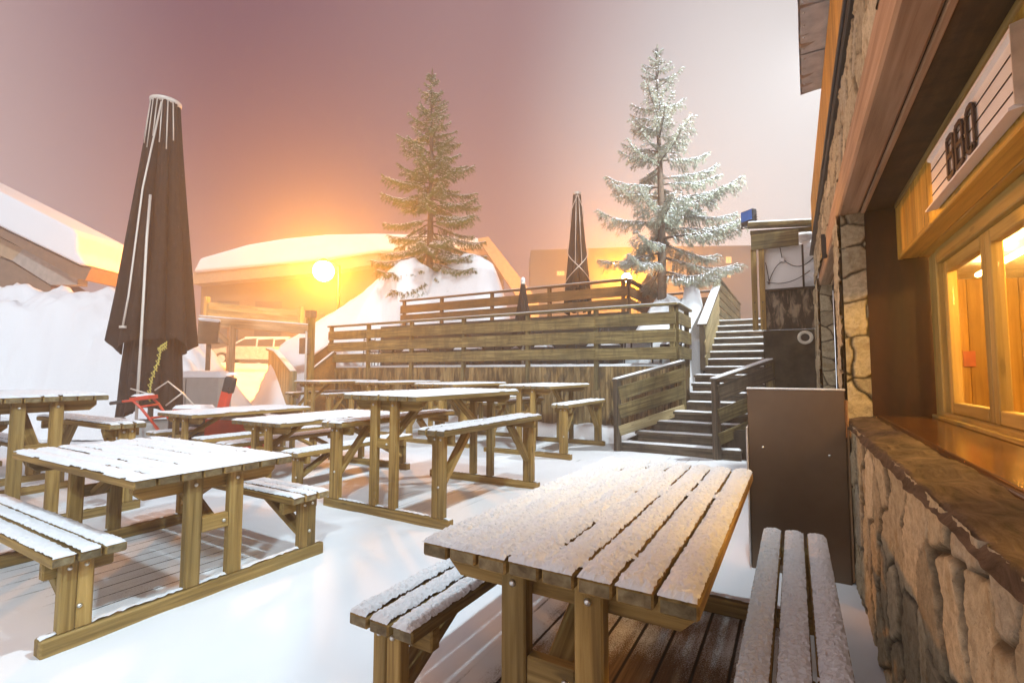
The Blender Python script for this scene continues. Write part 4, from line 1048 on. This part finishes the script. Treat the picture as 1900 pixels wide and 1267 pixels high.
for sy in (-.02, .34):
    mb = MB(); Mw = Matrix.Rotation(R(90), 3, 'X'); mb.lathe([(.08, -.05), (.19, -.05), (.21, -.02), (.21, .02), (.19, .05), (.08, .05)], (.5, sy, .21), 20, 0, False, Mw); mb.build('wheel', M['rubber'], b)

# ------------------------------------------------------------------ far things in the fog
def lamp(label, p, hpole, rad, energy, colr, em):
    t = thing('street_lamp', label, 'street lamp', (p.x, p.y, p.z-hpole)); d = .55
    mb = MB(); mb.tube([(d, .35, 0), (d, .35, hpole+.25)], [.07, .05], 10); mb.tube([(d, .35, hpole+.2), (d*.5, .18, hpole+.38), (0, 0, hpole+.34)], .03, 8); mb.build('pole', M['blackmetal'], t)
    mb = MB(); mb.lathe([(.08, rad*1.25), (rad*.45, rad*1.1), (rad*.5, rad*.95), (.05, rad*.95)], (0, 0, hpole), 18); mb.build('shade', M['blackmetal'], t)
    mb = MB(); mb.lathe([(.01, -rad)]+[(rad*math.cos(a), rad*math.sin(a)) for a in np.linspace(-1.4, 1.4, 9)]+[(.01, rad)], (0, 0, hpole), 18); gl = mb.build('globe', mat_emit('lit_globe', (1, .72, .36), em), t)
    gl.visible_shadow = False
    l = bpy.data.lights.new('street_light', 'POINT'); l.energy = energy; l.color = colr; l.shadow_soft_size = rad
    lo = bpy.data.objects.new('street_light', l); lo.location = (0, 0, hpole); link(lo, t)
AMB = (1, .335, .001)
lamp('bright orange street lamp glowing in the fog left of the dark spruce', at(596, 503, 20), 4.0, .42, 6400, AMB, 45)
lamp('distant orange street lamp low behind the frosted spruce', at(1165, 514, 30), 4.5, .30, 9000, AMB, 45)
lamp('faint small street lamp above the distant one behind the frosted spruce', at(1141, 486, 42), 5, .10, 500, AMB, 30)

def Bx(t, mb, name, m): return bw(mb, name, m, t)
hb = thing('chalet', 'long low chalet under a thick snow roof behind the orange street lamp', 'house', tuple(W(-12, 38, 1.6)))
D = 38.
def wall_box(pts_px, D0, D1, name, m, t):
    mb = MB(); mb.prism([at(a, b, D0) for a, b in pts_px], W(0, D1-D0, 0)); return bw(mb, name, m, t)
w = wall_box([(368, 692), (940, 692), (930, 465), (700, 470), (368, 512)], D, D+9, 'wall', M['wallhaze'], hb)
for k, (x0, x1) in enumerate(((400, 440), (470, 520), (640, 690))): wall_box([(x0, 640), (x1, 640), (x1, 560), (x0, 560)], D-.06, D-.02, 'window', M['glassd'], w)
wall_box([(352, 505), (600, 482), (700, 466), (905, 455), (905, 470), (700, 488), (600, 505), (352, 528)], D-1.2, D, 'fascia', M['fascia'], hb)
rf = wall_box([(350, 505), (362, 478), (450, 452), (520, 440), (600, 432), (690, 430), (800, 432), (880, 437), (912, 446), (908, 456), (700, 465), (600, 480)], D-1.6, D+10, 'roof_snow', M['snow'], hb)
wall_box([(885, 440), (905, 437), (1000, 560), (1000, 590), (985, 590)], D-2.0, D-1.2, 'gable_beam', M['fascia'], hb)
bv = rf.modifiers.new('b', 'BEVEL'); bv.width = .35; bv.segments = 4; bv.limit_method = 'ANGLE'
lb = thing('snowy_house', 'house with a thick snow covered eave above the left snow bank', 'house', tuple(W(-19, 17, 1.5)))
rf = wall_box([(-260, 235), (0, 362), (105, 415), (122, 424), (129, 436), (131, 468), (148, 492), (136, 492), (0, 428), (-260, 300)], 16.3, 18.7, 'roof_snow', M['snow'], lb)
bv = rf.modifiers.new('b', 'BEVEL'); bv.width = .22; bv.segments = 4; bv.limit_method = 'ANGLE'
wall_box([(-260, 302), (0, 430), (142, 497), (160, 497), (150, 521), (136, 519), (0, 446), (-260, 318)], 16.5, 18.9, 'roof_edge', M['roofwood'], lb)
wall_box([(-260, 320), (0, 448), (30, 462), (10, 484), (-260, 380)], 16.9, 17.3, 'gable_panel', M['fascia'], lb)  # warm tone puts the orange light on the gable's left into the colour
wall_box([(30, 462), (136, 516), (136, 530), (85, 530), (10, 484)], 16.9, 17.3, 'gable_panel', M['wallgrey'], lb)
wall_box([(-260, 384), (10, 488), (85, 532), (134, 692), (-260, 692)], 17.0, 18.6, 'wall', M['brownbox'], lb)
M['farwall'] = mat_plain('far_dark_wall', (.09, .065, .045), .9, 0, .2, .2, .4)
fb = thing('apartment_block', 'faint large building with a few lit windows in the fog behind the parasols', 'building', tuple(W(15, 72, 1.5)))
w = wall_box([(985, 692), (1430, 692), (1430, 452), (1200, 455), (985, 462)], 72, 80, 'wall', M['farwall'], fb)
we = mat_emit('lit_window', (1, .50, .14), 1.6)
for (x0, y0, x1, y1) in ((1034, 502, 1048, 510), (1352, 474, 1362, 486), (1060, 476, 1065, 480), (1354, 508, 1360, 513), (1300, 560, 1308, 568)): wall_box([(x0, y1), (x1, y1), (x1, y0), (x0, y0)], 71.9, 71.97, 'window', we, w)

cr = thing('parked_car', 'pale estate car parked in the orange fog beyond the portal', 'car', tuple(W(-13.7, 26, 1.72)), YAW+R(12))
def loft(name, prof, hw, m, parent, inset=0):
    mb = MB(); n = len(prof); vs = []
    for s_ in (-1, 1):
        for x_, z_, k in prof: vs.append((x_, s_*hw*k, z_))
    fs = [tuple(range(n)), tuple(range(n, 2*n))[::-1]]+[(i, i+n, (i+1) % n+n, (i+1) % n) for i in range(n)]
    mb.add(vs, fs); return mb.build(name, m, parent)
bdy = loft('body', [(-2.2, .30, .95), (-2.25, .55, .95), (-2.15, .72, .95), (-1.2, .92, .97), (2.15, .98, .97), (2.28, .60, .96), (2.2, .28, .95)], .88, M['carpaint'], cr)
cab = loft('cabin', [(-1.25, .90, .95), (-.45, 1.38, .78), (.3, 1.47, .75), (1.75, 1.42, .75), (2.15, .96, .95)], .88, M['carpaint'], cr)
for x0, x1, x2, x3 in ((-.95, -.42, .18, .18), (.26, .26, 1.0, 1.0), (1.08, 1.08, 1.55, 1.85)):
    for s_ in (-1, 1):
        mb = MB(); mb.prism([(x0, s_*.80, .96), (x1, s_*.69, 1.32), (x2, s_*.675, 1.38), (x3, s_*.80, .97)], (0, s_*.03, 0)); mb.build('window', M['glassd'], cab)
for x_ in (-1.4, 1.35):
    for s_ in (-1, 1):
        mb = MB(); Mw = Matrix.Rotation(R(90), 3, 'X'); mb.lathe([(.05, -.1), (.29, -.1), (.32, -.06), (.32, .06), (.29, .1), (.05, .1)], (x_, s_*.80, .32), 22, 0, False, Mw); wh = mb.build('wheel', M['rubber'], cr)
        mb = MB(); mb.lathe([(.02, -.012), (.19, -.012), (.19, .012), (.02, .012)], (x_, s_*.905, .32), 14, 0, False, Mw); mb.build('rim', M['metal'], wh)
mb = MB(); mb.prism([(-.42, -.6, 1.40), (-.42, .6, 1.40), (1.75, .6, 1.44), (1.75, -.6, 1.44)], (0, 0, .07)); mb.build('snow_layer', M['snow'], cab)
for s_ in (-1, 1):
    mb = MB(); mb.box((-2.17, s_*.6, .64), (.1, .28, .12), None, 0, .02); mb.build('headlight', M['white'], cr)

# ------------------------------------------------------------------ fog
HZ = .010
mb = MB(); mb.add([(-85, -45, -1.2), (60, -45, -1.2), (60, 85, -1.2), (-85, 85, -1.2), (-85, -45, 15), (60, -45, 15), (60, 85, 15), (-85, 85, 15)], [(0, 3, 2, 1), (4, 5, 6, 7), (0, 1, 5, 4), (1, 2, 6, 5), (2, 3, 7, 6), (3, 0, 4, 7)])
hm = bpy.data.materials.new('night_fog'); hm.use_nodes = True; nt = hm.node_tree; nt.nodes.clear()
ov = nt.nodes.new('ShaderNodeOutputMaterial'); pv = nt.nodes.new('ShaderNodeVolumePrincipled')
pv.inputs['Color'].default_value = (.93, .92, .93, 1); pv.inputs['Density'].default_value = HZ; pv.inputs['Anisotropy'].default_value = .68
nt.links.new(pv.outputs[0], ov.inputs['Volume'])
hz = mb.build('haze', hm); hz['kind'] = 'stuff'

# ------------------------------------------------------------------ world, lamps, camera
w = bpy.data.worlds.new('World'); sc.world = w; w.use_nodes = True
wt = w.node_tree; bg = wt.nodes['Background']; bg.inputs[1].default_value = 1
tc = wt.nodes.new('ShaderNodeTexCoord'); dt = wt.nodes.new('ShaderNodeVectorMath'); dt.operation = 'DOT_PRODUCT'
dt.inputs[1].default_value = Vector((.22, .94, .30)).normalized(); wt.links.new(tc.outputs['Generated'], dt.inputs[0])
mr = wt.nodes.new('ShaderNodeMapRange'); mr.inputs[1].default_value = -1; mr.inputs[2].default_value = 1; wt.links.new(dt.outputs['Value'], mr.inputs[0])
rp_ = wt.nodes.new('ShaderNodeValToRGB'); wt.links.new(mr.outputs[0], rp_.inputs[0]); e = rp_.color_ramp.elements
rp_.color_ramp.interpolation = 'EASE'
for k in range(3): e.new(.5)
for k, (p_, c_) in enumerate(((.0, (.98, .87, .84)), (.40, (.62, .48, .46)), (.68, (.115, .050, .084)), (.86, (.225, .13, .145)), (1.0, (.66, .65, .65)))):
    e[k].position = p_; e[k].color = (*c_, 1)
wt.links.new(rp_.outputs[0], bg.inputs[0])
def aim(o, d): o.rotation_euler = Vector(d).to_track_quat('-Z', 'Y').to_euler()
l = bpy.data.lights.new('far_fill', 'SUN'); l.energy = 1.95; l.angle = R(3); l.color = (.72, .91, 1)  # added white fill in place of distant floods; night has no sunlight
so = link(bpy.data.objects.new('far_fill', l)); aim(so, (-.52, .62, -.58))
ff = thing('roof_floodlight', 'floodlight on an arm over the restaurant front', 'floodlight', (-.05, 2.3, 5.4))
mb = MB(); mb.box((.06, -.03, .06), (.30, .4, .10)); mb.bar((.1, 0, .1), (.6, 0, -.2), .05, .05); mb.build('housing', M['blackmetal'], ff)
l = bpy.data.lights.new('flood', 'SPOT'); l.energy = 980; l.color = (.72, .91, 1); l.spot_size = R(128); l.spot_blend = .55; l.shadow_soft_size = .12
fo = link(bpy.data.objects.new('flood', l), ff); fo.location = (-.05, 0, -.06); aim(fo, (-.80, .34, -.50))
f2 = thing('roof_floodlight', 'floodlight on a short mast behind the far roof end of the restaurant', 'floodlight', (1.15, 9.6, 7.0))
mb = MB(); mb.box((.04, -.02, .08), (.30, .4, .10)); mb.bar((.1, 0, .1), (.1, 0, -5), .06, .06, (0, 1, 0)); mb.build('housing', M['blackmetal'], f2)
l = bpy.data.lights.new('flood', 'SPOT'); l.energy = 2200; l.color = (.90, .97, 1); l.spot_size = R(160); l.spot_blend = .5; l.shadow_soft_size = .12
fo = link(bpy.data.objects.new('flood', l), f2); fo.location = (0, 0, -.06); aim(fo, (-.62, .35, -.30))
for yy in (1.6, 3.2, 4.9):
    l = bpy.data.lights.new('room_light', 'POINT'); l.energy = 58; l.color = (1, .53, .09); l.shadow_soft_size = .08
    link(bpy.data.objects.new('room_light', l)).location = (1.35, yy, 2.08)

cam = bpy.data.cameras.new('camera'); cam.lens = 900/1900*36; cam.sensor_width = 36; cam.clip_end = 500; cam.clip_start = .02
co = link(bpy.data.objects.new('camera', cam)); co.location = (0, 0, 1.35)
pit, rol = R(3.67), R(.13)
f0 = Vector((-math.sin(YAW), math.cos(YAW), 0)); r0 = Vector((math.cos(YAW), math.sin(YAW), 0)); u0 = Vector((0, 0, 1))
fw = f0*math.cos(pit)+u0*math.sin(pit); uu = u0*math.cos(pit)-f0*math.sin(pit)
rr = r0*math.cos(rol)+uu*math.sin(rol); uu = uu*math.cos(rol)-r0*math.sin(rol)
co.rotation_euler = Matrix((rr, uu, -fw)).transposed().to_euler()
sc.camera = co
sc.cycles.volume_bounces = 1; sc.cycles.max_bounces = 6; sc.cycles.diffuse_bounces = 3; sc.cycles.use_denoising = True; sc.cycles.use_adaptive_sampling = False; sc.cycles.sample_clamp_indirect = 2.5
sc.view_settings.view_transform = 'Standard'; sc.view_settings.look = 'None'; sc.view_settings.exposure = .36; sc.view_settings.gamma = 1
